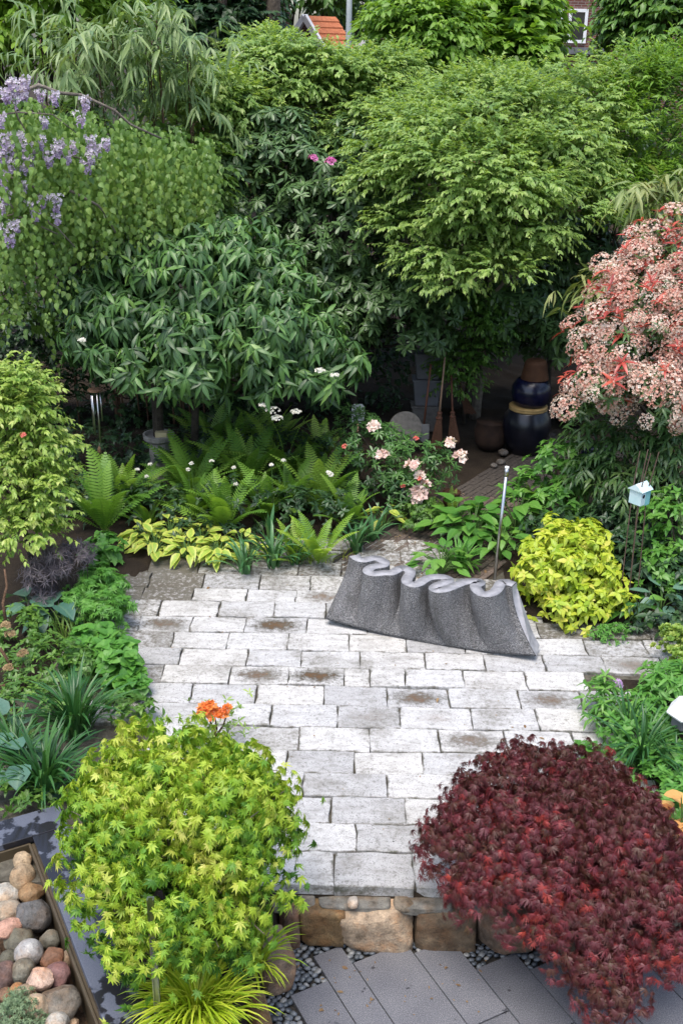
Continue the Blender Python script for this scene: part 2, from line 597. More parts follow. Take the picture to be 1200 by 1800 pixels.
def build_patio():
    bed = MB()
    bed.box((-2.9, 5.49, -0.12), (2.5, 10.9, -0.028))
    bed.box((2.5, 8.0, -0.12), (3.3, 9.05, -0.028))
    JS = simple('joint_sand', (0.05, 0.045, 0.034), (0.13, 0.12, 0.095), 18, 0.95, 0.2, 0.8, 0.01)
    po = bed.build('patio', JS)
    tag(po, 'pale granite slab patio laid in staggered rows', kind='structure')
    for r in range(len(ROWY) - 1):
        y1, y0 = ROWY[r], ROWY[r + 1]
        ym = (y0 + y1) / 2
        xs = [x_at(j, ym) for j in JOINTS[r]]
        left = -2.5 if ym > 9 else (-2.15 if ym > 8.2 else (-1.85 if ym > 7.3 else -1.3))
        right = 3.15 if 8.05 < ym < 9.05 else (2.3 if ym < 8.1 else (1.75 if ym < 9.9 else 1.2))
        while xs[0] > left: xs.insert(0, xs[0] - rng.uniform(.46, .6))
        while xs[-1] < right: xs.append(xs[-1] + rng.uniform(.48, .62))
        for a, b in zip(xs[:-1], xs[1:]):
            if (a + b) / 2 > right + 0.1 or (a + b) / 2 < left - .1: continue
            if ym < 5.8 and a < -1.0: continue
            g = rng.uniform(0.0025, 0.006)
            w, d = b - a - 2 * g, (y1 - y0) - 2 * rng.uniform(0.001, 0.004)
            th = 0.075 if r == len(ROWY) - 2 else 0.05
            o = link('slab', slab_mesh(w, d, th, 0.0048), po, ((a + b) / 2, ym, rng.normal(0.003, 0.003)))
            o.rotation_euler = (rng.normal(0, 0.004), rng.normal(0, 0.003), rng.normal(0, 0.004))
            c = proj(np.array([[(a + b) / 2, ym, 0]]))[0]
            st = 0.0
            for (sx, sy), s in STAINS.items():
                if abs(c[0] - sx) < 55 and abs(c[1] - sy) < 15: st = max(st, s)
            dirt = 0.12 + 0.06 * rng.random()
            if ym > 9.6: dirt = 0.5
            if ym > 9.3 and (a + b) / 2 < -1.2: dirt = 0.75
            if ym > 9.93: dirt = 0.8 if (a + b) / 2 < -1.3 else 0.6
            if (a + b) / 2 < -1.75: dirt = max(dirt, 0.55)
            if (a + b) / 2 > 2.5: dirt = max(dirt, 0.5)
            if ym > 8.7 and (a + b) / 2 > 1.7: dirt = max(dirt, .7)
            o['stain'] = float(st)
            o['dirt'] = float(dirt)


build_patio()

# ------------------------------------------------------------------ rocks
import bmesh
_ICO = {}


def ico(sub):
    if sub not in _ICO:
        bm = bmesh.new()
        bmesh.ops.create_icosphere(bm, subdivisions=sub, radius=1)
        v = np.array([q.co[:] for q in bm.verts])
        f = np.array([[q.index for q in p.verts] for p in bm.faces])
        bm.free()
        _ICO[sub] = (v, f)
    return _ICO[sub]


def rock_mesh(radii, angular=0.3, boxy=0.0, seed=0, sub=4, lump=0.1):
    r = np.random.default_rng(seed)
    v, f = ico(sub)
    v = v.copy()
    if boxy > 0:
        m = v / np.max(np.abs(v), axis=1, keepdims=True)
        v = v * (1 - boxy) + m * boxy
    for _ in range(int(4 + angular * 22)):
        n = nrm(r.normal(size=3))
        d = (0.96 - angular * r.uniform(0.05, 0.5)) * (1 + 0.35 * boxy)
        h = v @ n
        v -= np.outer(np.clip(h - d, 0, None), n) * 0.9
    ph = r.uniform(0, 6.28, (6, 3))
    disp = sum(np.sin(v @ (r.normal(size=3) * (1.6 + i)) + ph[i, 0]) / (1.5 + i) for i in range(6))
    v *= (1 + lump * disp * 0.4)[:, None]
    if angular > 0.3:
        fine = sum(np.sin(v @ (r.normal(size=3) * (9 + 4 * i)) + ph[i, 1]) for i in range(4))
        v *= (1 + 0.008 * fine)[:, None]
    return mesh_np('rock', v * np.asarray(radii), f, ROCK, smooth=True)


def rock(name, c, radii, color, angular=0.3, boxy=0.0, seed=0, rz=0.0, tilt=0.0, parent=None, lump=0.1):
    me = rock_mesh(radii, angular, boxy, seed, lump=lump)
    me.set_sharp_from_angle(angle=math.radians(32)) if angular > 0.25 else None
    o = link(name, me, parent, c)
    o.rotation_euler = (tilt, tilt * 0.6, rz)
    o.color = (*color, 1)
    return o


# ------------------------------------------------------------------ retaining wall with boulders and thin coping
wall = empty('retaining_wall', (0.3, 5.42, -0.47), 'low dry stone retaining wall of tan boulders under the patio edge', 'stone wall')


def wstone(name, px0, px1, py0, py1, Yf, depth, color, ang, boxy, seed, rz=0.0):
    a, b = V(px0, (py0 + py1) / 2, Yf), V(px1, (py0 + py1) / 2, Yf)
    z1, z0 = V((px0 + px1) / 2, py0, Yf + 0.04)[2], V((px0 + px1) / 2, py1, Yf)[2]
    c = (a + b) / 2
    w = wall.location
    return rock(name, (c[0] - w[0], Yf + depth * 0.5 - 0.02 - w[1], (z0 + z1) / 2 - w[2]), ((b[0] - a[0]) / 2 * 0.98, depth, (z1 - z0) / 2 * 1.04), color, ang, boxy, seed, rz, 0, wall)


wstone('boulder', 490, 528, 1584, 1662, 5.40, .11, (0.2, 0.13, 0.09), .2, 1.0, 2)
wstone('boulder', 527, 607, 1586, 1652, 5.41, .11, (0.2, 0.13, 0.06), .25, 1.0, 5)
wstone('boulder', 596, 729, 1590, 1668, 5.39, .12, (0.4, 0.31, 0.22), .55, .95, 9)
wstone('boulder', 728, 838, 1590, 1664, 5.41, .11, (0.13, 0.095, 0.06), .25, 1.0, 13)
wstone('boulder', 838, 950, 1585, 1662, 5.37, .17, (0.15, 0.11, 0.08), .45, .6, 15)
wstone('boulder', 950, 1080, 1585, 1665, 5.37, .17, (0.17, 0.13, 0.09), .45, .6, 18)
wstone('boulder', 1080, 1200, 1585, 1665, 5.37, .17, (0.15, 0.12, 0.09), .45, .6, 19)
wstone('boulder', 610, 630, 1575, 1592, 5.37, .05, (0.42, 0.38, 0.33), .3, .3, 21)
wstone('boulder', 690, 728, 1577, 1600, 5.42, .06, (0.2, 0.17, 0.13), .3, .4, 22)
wstone('boulder', 445, 512, 1645, 1742, 5.02, .16, (0.28, 0.2, 0.14), .35, .5, 25, .5)
wstone('boulder', 432, 468, 1748, 1830, 4.72, .14, (0.27, 0.18, 0.09), .4, .5, 27, .5)
wstone('boulder', 455, 492, 1640, 1665, 5.25, .07, (0.42, 0.3, 0.24), .3, .3, 29)
wstone('boulder', 405, 440, 1830, 1930, 4.45, .14, (0.25, 0.18, 0.12), .4, .5, 31, .5)
for i, (a, b) in enumerate([(440, 512), (513, 555), (556, 690), (691, 800), (801, 930), (931, 1060), (1061, 1190)]):
    p, q = V(a, 1570, 5.46), V(b, 1570, 5.46)
    w = wall.location
    me = rock_mesh(((q[0] - p[0]) / 2 * .965, .2, .034), .25, .9, 60 + i, 4, 0.05)
    o = link('coping_stone', me, wall, ((p[0] + q[0]) / 2 - w[0], 5.57 - w[1], -0.114 - w[2]))
    o.color = (0.19, 0.185, 0.165, 1)

# ------------------------------------------------------------------ lower terrace: tiles, pebbles
TZ = -0.40
TO = np.array([-0.03, 5.08])


def tw(u, v):
    return TO + U2 * u + V2 * v


terr = MB()
terr.box((-0.75, 1.5, -0.50), (3.2, 5.5, -0.445))
GROUT = simple('dark_grout', (0.03, 0.028, 0.025), (0.07, 0.065, 0.06), 30, 0.95, 0.2, 0.6, 0.005)
terrace = terr.build('lower_terrace', GROUT)
tag(terrace, 'lower terrace of blue grey stone tiles and pebbles', kind='structure')
# (u0, u1, v0, v1): v across from the left edge line L1
TILES = [(0.0, 1.6, -0.262, 0.0), (-0.218, 1.4, 0.004, 0.204), (-0.055, .9, 0.208, 0.598), (0.05, 0.70, 0.602, .885), (0.34, .95, 0.889, 1.19), (0.705, 1.6, .602, .885), (0.955, 1.8, .889, 1.19),
         (0.904, 1.9, .208, .598), (0.5, 1.2, 1.194, 1.55), (1.204, 2.0, 1.194, 1.55), (0.5, 1.5, 1.554, 1.9), (1.504, 2.3, 1.554, 1.9), (0.6, 1.7, 1.904, 2.25), (1.404, 2.2, .004, .204)]
for (u0, u1, v0, v1) in TILES:
    g = 0.0016
    pts = [tw(u0 + g, v0 + g), tw(u1 - g, v0 + g), tw(u1 - g, v1 - g), tw(u0 + g, v1 - g)]
    c = sum(pts) / 4
    vs, e = [], 0.002
    for z, k in ((-.045, 1), (-0.003, 1), (0, .99)):
        for p in pts:
            d = p - c
            vs.append((d[0] * (1 if k == 1 else 1 - e / np.linalg.norm(d) * 1.5), d[1] * (1 if k == 1 else 1 - e / np.linalg.norm(d) * 1.5), z))
    fs = [[L * 4 + i, L * 4 + (i + 1) % 4, L * 4 + 4 + (i + 1) % 4, L * 4 + 4 + i][::-1] for L in (0, 1) for i in range(4)] + [[11, 10, 9, 8]]
    fs = [f[::-1] for f in fs]
    link('tile', mesh_np('tile', vs, fs, TILE), terrace, (c[0], c[1], TZ))


def pebbles():
    def uvs(n, m):
        vs = [(0, 0, 1)]
        for i in range(1, m):
            t = math.pi * i / m
            for j in range(n):
                a = 2 * math.pi * j / n
                vs.append((math.sin(t) * math.cos(a), math.sin(t) * math.sin(a), math.cos(t)))
        vs.append((0, 0, -1))
        fs = [[0, 1 + j, 1 + (j + 1) % n] for j in range(n)]
        for i in range(m - 2):
            for j in range(n):
                fs.append([1 + i * n + j, 1 + (i + 1) * n + j, 1 + (i + 1) * n + (j + 1) % n, 1 + i * n + (j + 1) % n])
        b = 1 + (m - 2) * n
        fs += [[b + j, len(vs) - 1, b + (j + 1) % n] for j in range(n)]
        return np.array(vs), fs
    sv, sf = uvs(7, 4)
    mes = []
    for k in range(8):
        v = sv * np.array([1, rng.uniform(.6, .85), rng.uniform(.42, .6)]) * (1 + 0.07 * rng.normal(size=(len(sv), 1)))
        mes.append(mesh_np('pebble', v, sf, PEB, smooth=True))
    bx0, by0 = -0.75, 3.9
    n = 0
    cand = []
    rowh = 0.033
    for iy in range(int(1.6 / rowh)):
        for ix in range(int(3.4 / 0.047)):
            x = bx0 + ix * 0.047 + (iy % 2) * 0.023 + rng.normal(0, .006)
            y = by0 + iy * rowh + rng.normal(0, .004)
            if y > 5.44: continue
            if x < -0.5 + (y - 4.7) * 0.3: continue
            d = np.array([x, y]) - TO
            u, v = d @ U2, d @ V2
            if any(u0 - .012 < u < u1 + .012 and v0 - .012 < v < v1 + .012 for u0, u1, v0, v1 in TILES): continue
            cand.append((x, y))
    cand = np.array(cand)
    pr = proj(np.c_[cand, np.full(len(cand), TZ)])
    vis = (pr[:, 0] > 440) & (pr[:, 0] < 1040) & (pr[:, 1] < 1810)
    order = np.argsort(~vis, kind='stable')
    rest = MB()
    for c, i in enumerate(order):
        x, y = cand[i]
        s = rng.uniform(.02, .031)
        loc = (x, y, TZ - 0.014 + rng.uniform(-.004, .006))
        if n < 300 and vis[i]:
            o = link('pebble', mes[rng.integers(8)], terrace, loc)
            o.scale = (s, s, s)
            o.rotation_euler = (rng.normal(0, .2), rng.normal(0, .2), rng.normal(0.3, .5))
            n += 1
        else:
            rest.add([np.array(loc) + s * q * np.array([1, .75, .5]) for q in sv], sf)
    if rest.v:
        tag(rest.build('pebbles', PEB, terrace, smooth=True), kind='stuff')


pebbles()

# ------------------------------------------------------------------ rock basin
bas = empty('rock_basin', (BC[0], BC[1], -0.45), 'slate coloured rectangular basin rim around a bed of loose rocks', 'basin')
INNER = simple('olive_brown_panel', (0.05, 0.036, 0.02), (0.085, 0.066, 0.038), 5, 0.5, 0.4, 0.1, 0.005)
DEBRIS = simple('basin_litter', (0.04, 0.025, 0.015), (0.13, 0.075, 0.04), 25, 0.9, 0.3, 1.0, 0.02)
bm4 = Matrix(((U2[0], V2[0], 0, 0), (U2[1], V2[1], 0, 0), (0, 0, 1, 0), (0, 0, 0, 1)))


def bbox(name, lo, hi, mat):
    b = MB()
    b.box(lo, hi, bm4)
    o = b.build(name, mat, bas)
    bv = o.modifiers.new('bevel', 'BEVEL'); bv.width = 0.004; bv.segments = 2
    return o


bbox('rim', (0.004, 0.0, 0.50), (2.9, 0.24, 0.55), RIM)
bbox('rim', (-0.25, -1.9, 0.50), (0.0, 0.24, 0.55), RIM)
bbox('inner_panel', (0.012, -0.016, 0.0), (2.9, 0.010, 0.498), INNER)
bbox('inner_panel', (-0.012, -1.9, 0.0), (0.010, -0.018, 0.498), INNER)
bbox('lip', (0.02, -0.035, 0.47), (2.9, -0.018, 0.512), INNER)
bbox('outer_panel', (-0.22, 0.16, 0.0), (2.9, 0.20, 0.496), RIM)
bbox('bottom', (0.0, -1.9, 0.10), (2.9, 0.0, 0.18), DEBRIS)

RK = [
    ('smooth grey speckled oval rock at the upper left of the basin', 12, 1539, 18, 17, (.22, .22, .21), .05, 0),
    ('small tan angular rock against the back panel of the basin', 40, 1514, 16, 12, (.33, .25, .16), .4, .14),
    ('knobbly ochre tan rock leaning below the back panel', 40, 1542, 20, 22, (.36, .27, .17), .25, .1),
    ('pale speckled oval rock under the grey speckled one', 14, 1571, 21, 14, (.42, .41, .37), .06, .04),
    ('brown ochre wedge shaped rock near the basin corner', 56, 1570, 22, 14, (.25, .16, .08), .5, .05),
    ('smooth beige grey flat rock at the left edge', 13, 1602, 23, 15, (.33, .29, .23), .08, .03),
    ('big dark grey wet rock in the upper part of the basin', 57, 1612, 30, 26, (.13, .13, .13), .4, .02),
    ('pink granite rock at the left edge of the basin', 14, 1632, 23, 13, (.48, .28, .21), .4, .04),
    ('olive grey angular rock above the white flecked round one', 33, 1653, 24, 19, (.12, .115, .085), .55, .0),
    ('grey olive rounded rock beside the basin side panel', 88, 1654, 17, 16, (.16, .155, .125), .25, -.04),
    ('round light grey rock flecked with white', 50, 1676, 23, 19, (.34, .34, .34), .04, .04),
    ('small dark olive round rock at the left', 15, 1685, 15, 12, (.11, .105, .075), .1, .0),
    ('olive grey round ball like rock in the middle of the pile', 41, 1708, 20, 19, (.17, .17, .14), .05, .05),
    ('red brown angular rock on the right of the pile', 92, 1685, 20, 15, (.24, .13, .08), .5, .02),
    ('grey brown upright rock next to the side panel', 119, 1687, 13, 16, (.2, .17, .13), .35, -.02),
    ('purple brown large rock at the left edge', 10, 1718, 20, 26, (.15, .10, .09), .3, .02),
    ('pale pink white angular rock on top of the pile', 72, 1721, 22, 17, (.62, .46, .38), .5, .08),
    ('maroon purple block of rock right of the pale pink one', 102, 1716, 25, 19, (.20, .11, .105), .5, .02),
    ('small brown rock at the lower left edge', 11, 1749, 14, 9, (.22, .14, .09), .3, .0),
    ('orange brown pebble like rock beside the beige boulders', 30, 1743, 13, 12, (.33, .18, .08), .1, .03),
    ('beige rounded rock behind the larger tan one', 45, 1752, 20, 18, (.38, .29, .2), .15, .04),
    ('tan beige round rock above the grey green cushion plant', 63, 1773, 22, 21, (.46, .37, .27), .15, .06),
    ('large taupe grey split rock at the bottom of the basin', 106, 1764, 34, 28, (.19, .175, .15), .6, .02),
    ('light grey speckled rock at the bottom edge of the picture', 100, 1797, 20, 13, (.44, .43, .4), .1, .03),
    ('small tan rock at the bottom beside the side panel', 128, 1799, 11, 8, (.36, .28, .2), .2, -.04)]
for i, (lab, px, py, rx, ry, col, ang, dz) in enumerate(RK):
    z = -0.13 + dz
    c = G(px, py, z)
    s = ppm(c)
    o = rock('rock', (c[0], c[1], c[2] - 0.0), (rx / s * 1.1, rx / s * 0.8 + ry / s * .35, ry / s * 1.15), col, ang, 0.0, 200 + i, rng.uniform(-.5, .5), rng.normal(0, .15))
    tag(o, lab, 'rock', 'loose rocks in the basin')
# hidden lower layer carries the pile
fill = MB()
sv, sf = ico(2)
for k in range(260):
    u, v = rng.uniform(.06, 2.7), rng.uniform(-1.75, -.08)
    p = BC + U2 * u + V2 * v
    r = rng.uniform(.03, .075)
    if u < .1 + r or v > -.06 - r: continue
    fill.add(np.array([p[0], p[1], -0.28 + rng.uniform(0, .05)]) + sv * r * np.array([1.1, .9, .6]) * (1 + .08 * rng.normal(size=(len(sv), 1))), sf.tolist())
fo = fill.build('small_stones', ROCK, smooth=True)
fo.color = (.15, .11, .08, 1)
tag(fo, 'small brown stones lying between the larger basin rocks', 'stones', kind='stuff')

# steel stake at the basin
st = MB()
st.box((-.018, -.006, 0), (.018, .006, .9))
st.box((-.018, -.024, 0), (-.012, -.0062, .9))
st.box((.012, -.024, 0), (.018, -.0062, .9))
so = st.build('steel_stake', STEEL, None, (V(273, 1700, 4.34)[0], 4.34, 0.04))
tag(so, 'upright grey steel channel stake beside the yellow green maple', 'stake')

# ------------------------------------------------------------------ brick path
def brick_path():
    base = MB()
    pu = nrm(np.array([0.56, 0.83]))       # along the path, away from the camera
    pv = np.array([pu[1], -pu[0]])
    o0 = np.array([0.15, 10.1])
    for (a0, a1, b0, b1) in ((-.1, 5.6, -.25, 1.25),):
        q = [o0 + pu * a0 + pv * b0, o0 + pu * a0 + pv * b1, o0 + pu * a1 + pv * b1, o0 + pu * a1 + pv * b0]
        base.add([(p[0], p[1], -0.026) for p in q] + [(p[0], p[1], -0.1) for p in q], [[0, 1, 2, 3]])
    root = base.build('brick_path', simple('path_sand', (0.035, 0.028, 0.02), (0.075, 0.06, 0.042), 20, .95, .2, .8, .01, obj=False))
    tag(root, 'narrow path of brown clinker bricks between the beds', kind='structure')
    bm = bmesh.new()
    bmesh.ops.create_cube(bm, size=1)
    bmesh.ops.scale(bm, vec=(.2, .062, .05), verts=bm.verts)
    bmesh.ops.bevel(bm, geom=[e for e in bm.edges if all(v.co.z > 0 for v in e.verts)], offset=.005, segments=1, affect='EDGES')
    me = bpy.data.meshes.new('brick')
    bm.to_mesh(me); bm.free()
    me.materials.append(BRICK)
    cnt, rest = 0, []
    lst = []
    for i in range(int(5.5 / .205)):
        for j in range(int(1.5 / .066)):
            a = i * .205 + (j % 2) * .1
            b = -.22 + j * .066
            lst.append((a, b))
    pts = np.array([np.append(o0 + pu * a + pv * b, 0) for a, b in lst])
    order = np.argsort(pts[:, 1])
    ang = math.atan2(pu[1], pu[0])
    mb = MB()
    for k in order:
        p = pts[k]
        z = -.022 + rng.normal(0, .0025)
        if cnt < 300:
            o = link('brick', me, root, (p[0], p[1], z))
            o.rotation_euler = (rng.normal(0, .015), rng.normal(0, .015), ang + rng.normal(0, .012))
            t = rng.random()
            o.color = (*(np.array([.085, .07, .056]) * (0.6 + .7 * t) * np.array([1.0 + .12 * rng.random(), 1, 1])), 1)
            cnt += 1
        else:
            mb.box((-.099, -.03, -.025), (.099, .03, .022), Matrix.Translation((p[0], p[1], z)) @ Matrix.Rotation(ang, 4, 'Z'))
    ro = mb.build('bricks', BRICK, root)
    ro.color = (.06, .05, .042, 1)  # far bricks set darker, shade of the recess put into their colour
    tag(ro, kind='stuff')
    e = MB()
    a, b = o0 + pv * -.27, o0 + pu * 2.3 + pv * -.27
    mm = Matrix.Translation((a[0], a[1], 0)) @ Matrix.Rotation(ang, 4, 'Z')
    e.box((0, -.008, -.05), (2.3, .008, .05), mm)
    e.build('edging_strip', simple('weathered_edging', (.05, .045, .04), (.10, .085, .07), 9), root)
    return o0, pu, pv


PATH = brick_path()
# ------------------------------------------------------------------ foliage library
UP = np.array([0.0, 0.0, 1.0])


def leaf_t(prof, fold=0.12, curl=0.25, side=0.0):
    """prof: [(t, halfwidth)...] along the leaf, base at 0, tip at 1; three columns"""
    vs, lf, fs = [], [], []
    for t, w in prof:
        z = -curl * t * t
        for c in (-1, 0, 1):
            vs.append((c * w + side * t * t, t, z + fold * w * abs(c) * 2))
            lf.append((c, t))
    for i in range(len(prof) - 1):
        for j in (0, 1):
            a, b, c, d = i * 3 + j, i * 3 + j + 1, i * 3 + 4 + j, i * 3 + 3 + j
            if prof[i][1] > 1e-6 or j == 0: pass
            fs += [(a, b, c), (a, c, d)]
    v = np.array(vs)
    good = []
    for f in fs:
        if np.linalg.norm(np.cross(v[f[1]] - v[f[0]], v[f[2]] - v[f[0]])) > 1e-7: good.append(f)
    return v, np.array(good), np.array(lf, float)


OVATE = [(0, 0.004), (.18, .18), (.42, .265), (.72, .17), (1, 0.0)]
OVAL3 = [(0, 0.004), (.35, .25), (.7, .19), (1, 0.0)]
LANCE = [(0, .01), (.2, .095), (.45, .14), (.75, .092), (1, 0)]
OBLONG = [(0, .01), (.3, .10), (.65, .155), (.88, .11), (1, 0.02)]
NARROW = [(0, .012), (.3, .05), (.65, .04), (1, 0)]
HEART = [(0, 0.14), (.12, .34), (.4, .36), (.75, .17), (1, 0)]
ROUND = [(0, 0.16), (.15, .38), (.45, .46), (.8, .27), (1, 0)]


def variants(prof, folds=(.05, .15, .25), curls=(.1, .3, .5)):
    return [leaf_t(prof, f, c, s) for f, c, s in zip(folds, curls, (-.06, .05, .0))]


def palmate(nl, spread, wid, curl, lens, teeth=False):
    vs, lf, fs = [], [], []
    for k in range(nl):
        a = math.radians(-spread + 2 * spread * k / (nl - 1))
        L = lens[k]
        d = np.array([math.sin(a), math.cos(a)])
        s = np.array([d[1], -d[0]])
        b = len(vs)
        pts = [((0, .12), 0.0), (d * L * .45 + s * wid * L + (0, .12), .45), (d * L + (0, .12), 1), (d * L * .45 - s * wid * L + (0, .12), .45), (d * L * .5 + (0, .12), .5)]
        for i, (p, t) in enumerate(pts):
            r = np.hypot(p[0], p[1])
            vs.append((p[0], p[1], -curl * r * r + (0.05 if i in (1, 3) else 0)))
            lf.append((0 if i in (0, 2, 4) else 1, t))
        fs += [(b, b + 1, b + 4), (b + 1, b + 2, b + 4), (b, b + 4, b + 3), (b + 4, b + 2, b + 3)]
    return np.array(vs), np.array(fs), np.array(lf, float)


MAPLE = [palmate(7, sp_, w_, c, np.array([.3, .62, .88, 1, .9, .66, .35]) * s * (1 + .12 * np.random.default_rng(i_).normal(size=7))) for i_, (c, s, sp_, w_) in enumerate(((.2, .8, 125, .17), (.5, .85, 110, .15), (.8, .8, 118, .16), (1.1, .75, 95, .15), (.6, .8, 80, .14), (.35, .9, 120, .13)))]


def lace(curl, seed):
    r = np.random.default_rng(seed)
    vs, lf, fs = [], [], []
    for k in range(7):
        a = math.radians(-78 + 156 * k / 6 + r.normal(0, 6))
        L = [.6, .8, .95, 1, .95, .8, .6][k] * r.uniform(.85, 1.1)
        d = np.array([math.sin(a), math.cos(a)])
        s = np.array([d[1], -d[0]])
        b = len(vs)
        for t, w in ((0, .012), (.35, .036), (.7, .03), (1, 0)):
            p = d * L * t
            z = -curl * (t * L) ** 2
            for c in (-1, 1):
                q = p + s * w * c
                vs.append((q[0], q[1], z))
                lf.append((c * .6, t))
        for i in range(3):
            q = b + 2 * i
            fs += [(q, q + 1, q + 3), (q, q + 3, q + 2)]
        # one pair of side teeth
        for c in (-1, 1):
            b = len(vs)
            p = d * L * .5
            e = p + (d * .7 + s * c * .75) * .22 * L
            for q, t in ((p - d * .03, .4), (p + d * .05, .5), (e, .8)):
                vs.append((q[0], q[1], -curl * (np.hypot(*q)) ** 2)); lf.append((.5, t))
            fs.append((b, b + 1, b + 2))
    return np.array(vs), np.array(fs), np.array(lf, float)


LACE = [lace(c, i) for i, c in enumerate((.45, .8, 1.1, .6))]


def arch_t(th0, th1, n, wfun, fold=.0, wav=0.0):
    """arching ribbon: local y outward, z up; unit length"""
    vs, lf, fs = [], [], []
    y = z = 0.0
    ds = 1.0 / n
    for i in range(n + 1):
        t = i / n
        a = th0 + (th1 - th0) * t ** 1.3
        w = wfun(t)
        nx = np.array([0, -math.cos(a), math.sin(a)])
        for c in (-1, 0, 1):
            p = np.array([c * w + wav * math.sin(t * 5), y, z]) + nx * fold * w * abs(c)
            vs.append(p); lf.append((c, t))
        y += math.sin(a) * ds; z += math.cos(a) * ds
    for i in range(n):
        for j in (0, 1):
            q = i * 3 + j
            fs += [(q, q + 1, q + 4), (q, q + 4, q + 3)]
    return np.array(vs), np.array(fs), np.array(lf, float)


def strap_set(w, lo=.2, hi=2.0, fold=.5, n=6):
    f = lambda t: w * (0.55 + .9 * t) * (1 - t) ** .55 + .0004
    return [arch_t(a, b, n, f, fold, wv) for a, b, wv in ((lo * .3, hi * .55, .01), (lo, hi * .8, -.02), (lo * 1.6, hi, .02), (lo * 2.4, hi * 1.1, 0), (lo * .8, hi * 1.25, -.01))]


def frond_t(th0, th1, npair, maxw, droop, seed):
    r = np.random.default_rng(seed)
    vs, lf, fs = [], [], []
    y = z = 0.0
    n = npair
    ds = 1.0 / n
    path = []
    for i in range(n + 1):
        t = i / n
        a = th0 + (th1 - th0) * t ** 1.5
        path.append((y, z, a, t))
        y += math.sin(a) * ds; z += math.cos(a) * ds
    # rachis
    for i, (yy, zz, a, t) in enumerate(path):
        w = .006 * (1 - .8 * t)
        vs += [(-w, yy, zz + .001), (w, yy, zz + .001)]
        lf += [(0, t), (0, t)]
    for i in range(n):
        fs += [(2 * i, 2 * i + 1, 2 * i + 3), (2 * i, 2 * i + 3, 2 * i + 2)]
    for i, (yy, zz, a, t) in enumerate(path[1:], 1):
        if t < .1: continue
        L = maxw * min(1, (t - .04) * 3.2) * (1 - t ** 3.2) ** .9 * r.uniform(.9, 1.08)
        if L < .008: continue
        tang = np.array([0, math.sin(a), math.cos(a)])
        nor = np.array([0, -math.cos(a), math.sin(a)])
        for c in (-1, 1):
            d = np.array([c * 1.0, 0, 0]) * .93 + tang * .42
            b = len(vs)
            p0 = np.array([0, yy, zz])
            hw = ds * .40
            sag = -nor * 0
            for q, (s, w) in enumerate(((0, .8), (.55, 1.0), (1, .0))):
                base = p0 + d * L * s + nor * (0.05 * s - droop * s * s) * L
                vs += [base - tang * hw * w, base + tang * hw * w]
                lf += [(.4 + .5 * s, t), (.4 + .5 * s, t)]
            fs += [(b, b + 1, b + 3), (b, b + 3, b + 2), (b + 2, b + 3, b + 4)]
    return np.array(vs, float), np.array(fs), np.array(lf, float)


FRONDS = [frond_t(a, b, 26, w, d, i) for i, (a, b, w, d) in enumerate(
    ((.25, 1.1, .15, .2), (.4, 1.35, .155, .25), (.15, .9, .15, .15), (.55, 1.5, .15, .3), (.3, 1.5, .16, .25), (.7, 1.4, .15, .2)))]


def frame(axis, upref):
    axis = nrm(axis)
    x = nrm(np.cross(axis, upref))
    z = np.cross(x, axis)
    return np.stack([x, axis, z], -1)          # columns


def bake(temps, M, T, tint, tidx):
    Vs, Fs, Ls, off = [], [], [], 0
    for k, (tv, tf, tl) in enumerate(temps):
        s = np.where(tidx == k)[0]
        if len(s) == 0: continue
        v = np.einsum('nij,vj->nvi', M[s], tv) + T[s][:, None]
        n = len(tv)
        f = tf[None] + (np.arange(len(s)) * n)[:, None, None] + off
        l = np.empty((len(s), n, 3))
        l[:, :, :2] = tl[None]
        l[:, :, 2] = tint[s][:, None]
        Vs.append(v.reshape(-1, 3)); Fs.append(f.reshape(-1, 3)); Ls.append(l.reshape(-1, 3))
        off += n * len(s)
    return np.concatenate(Vs), np.concatenate(Fs), np.concatenate(Ls)


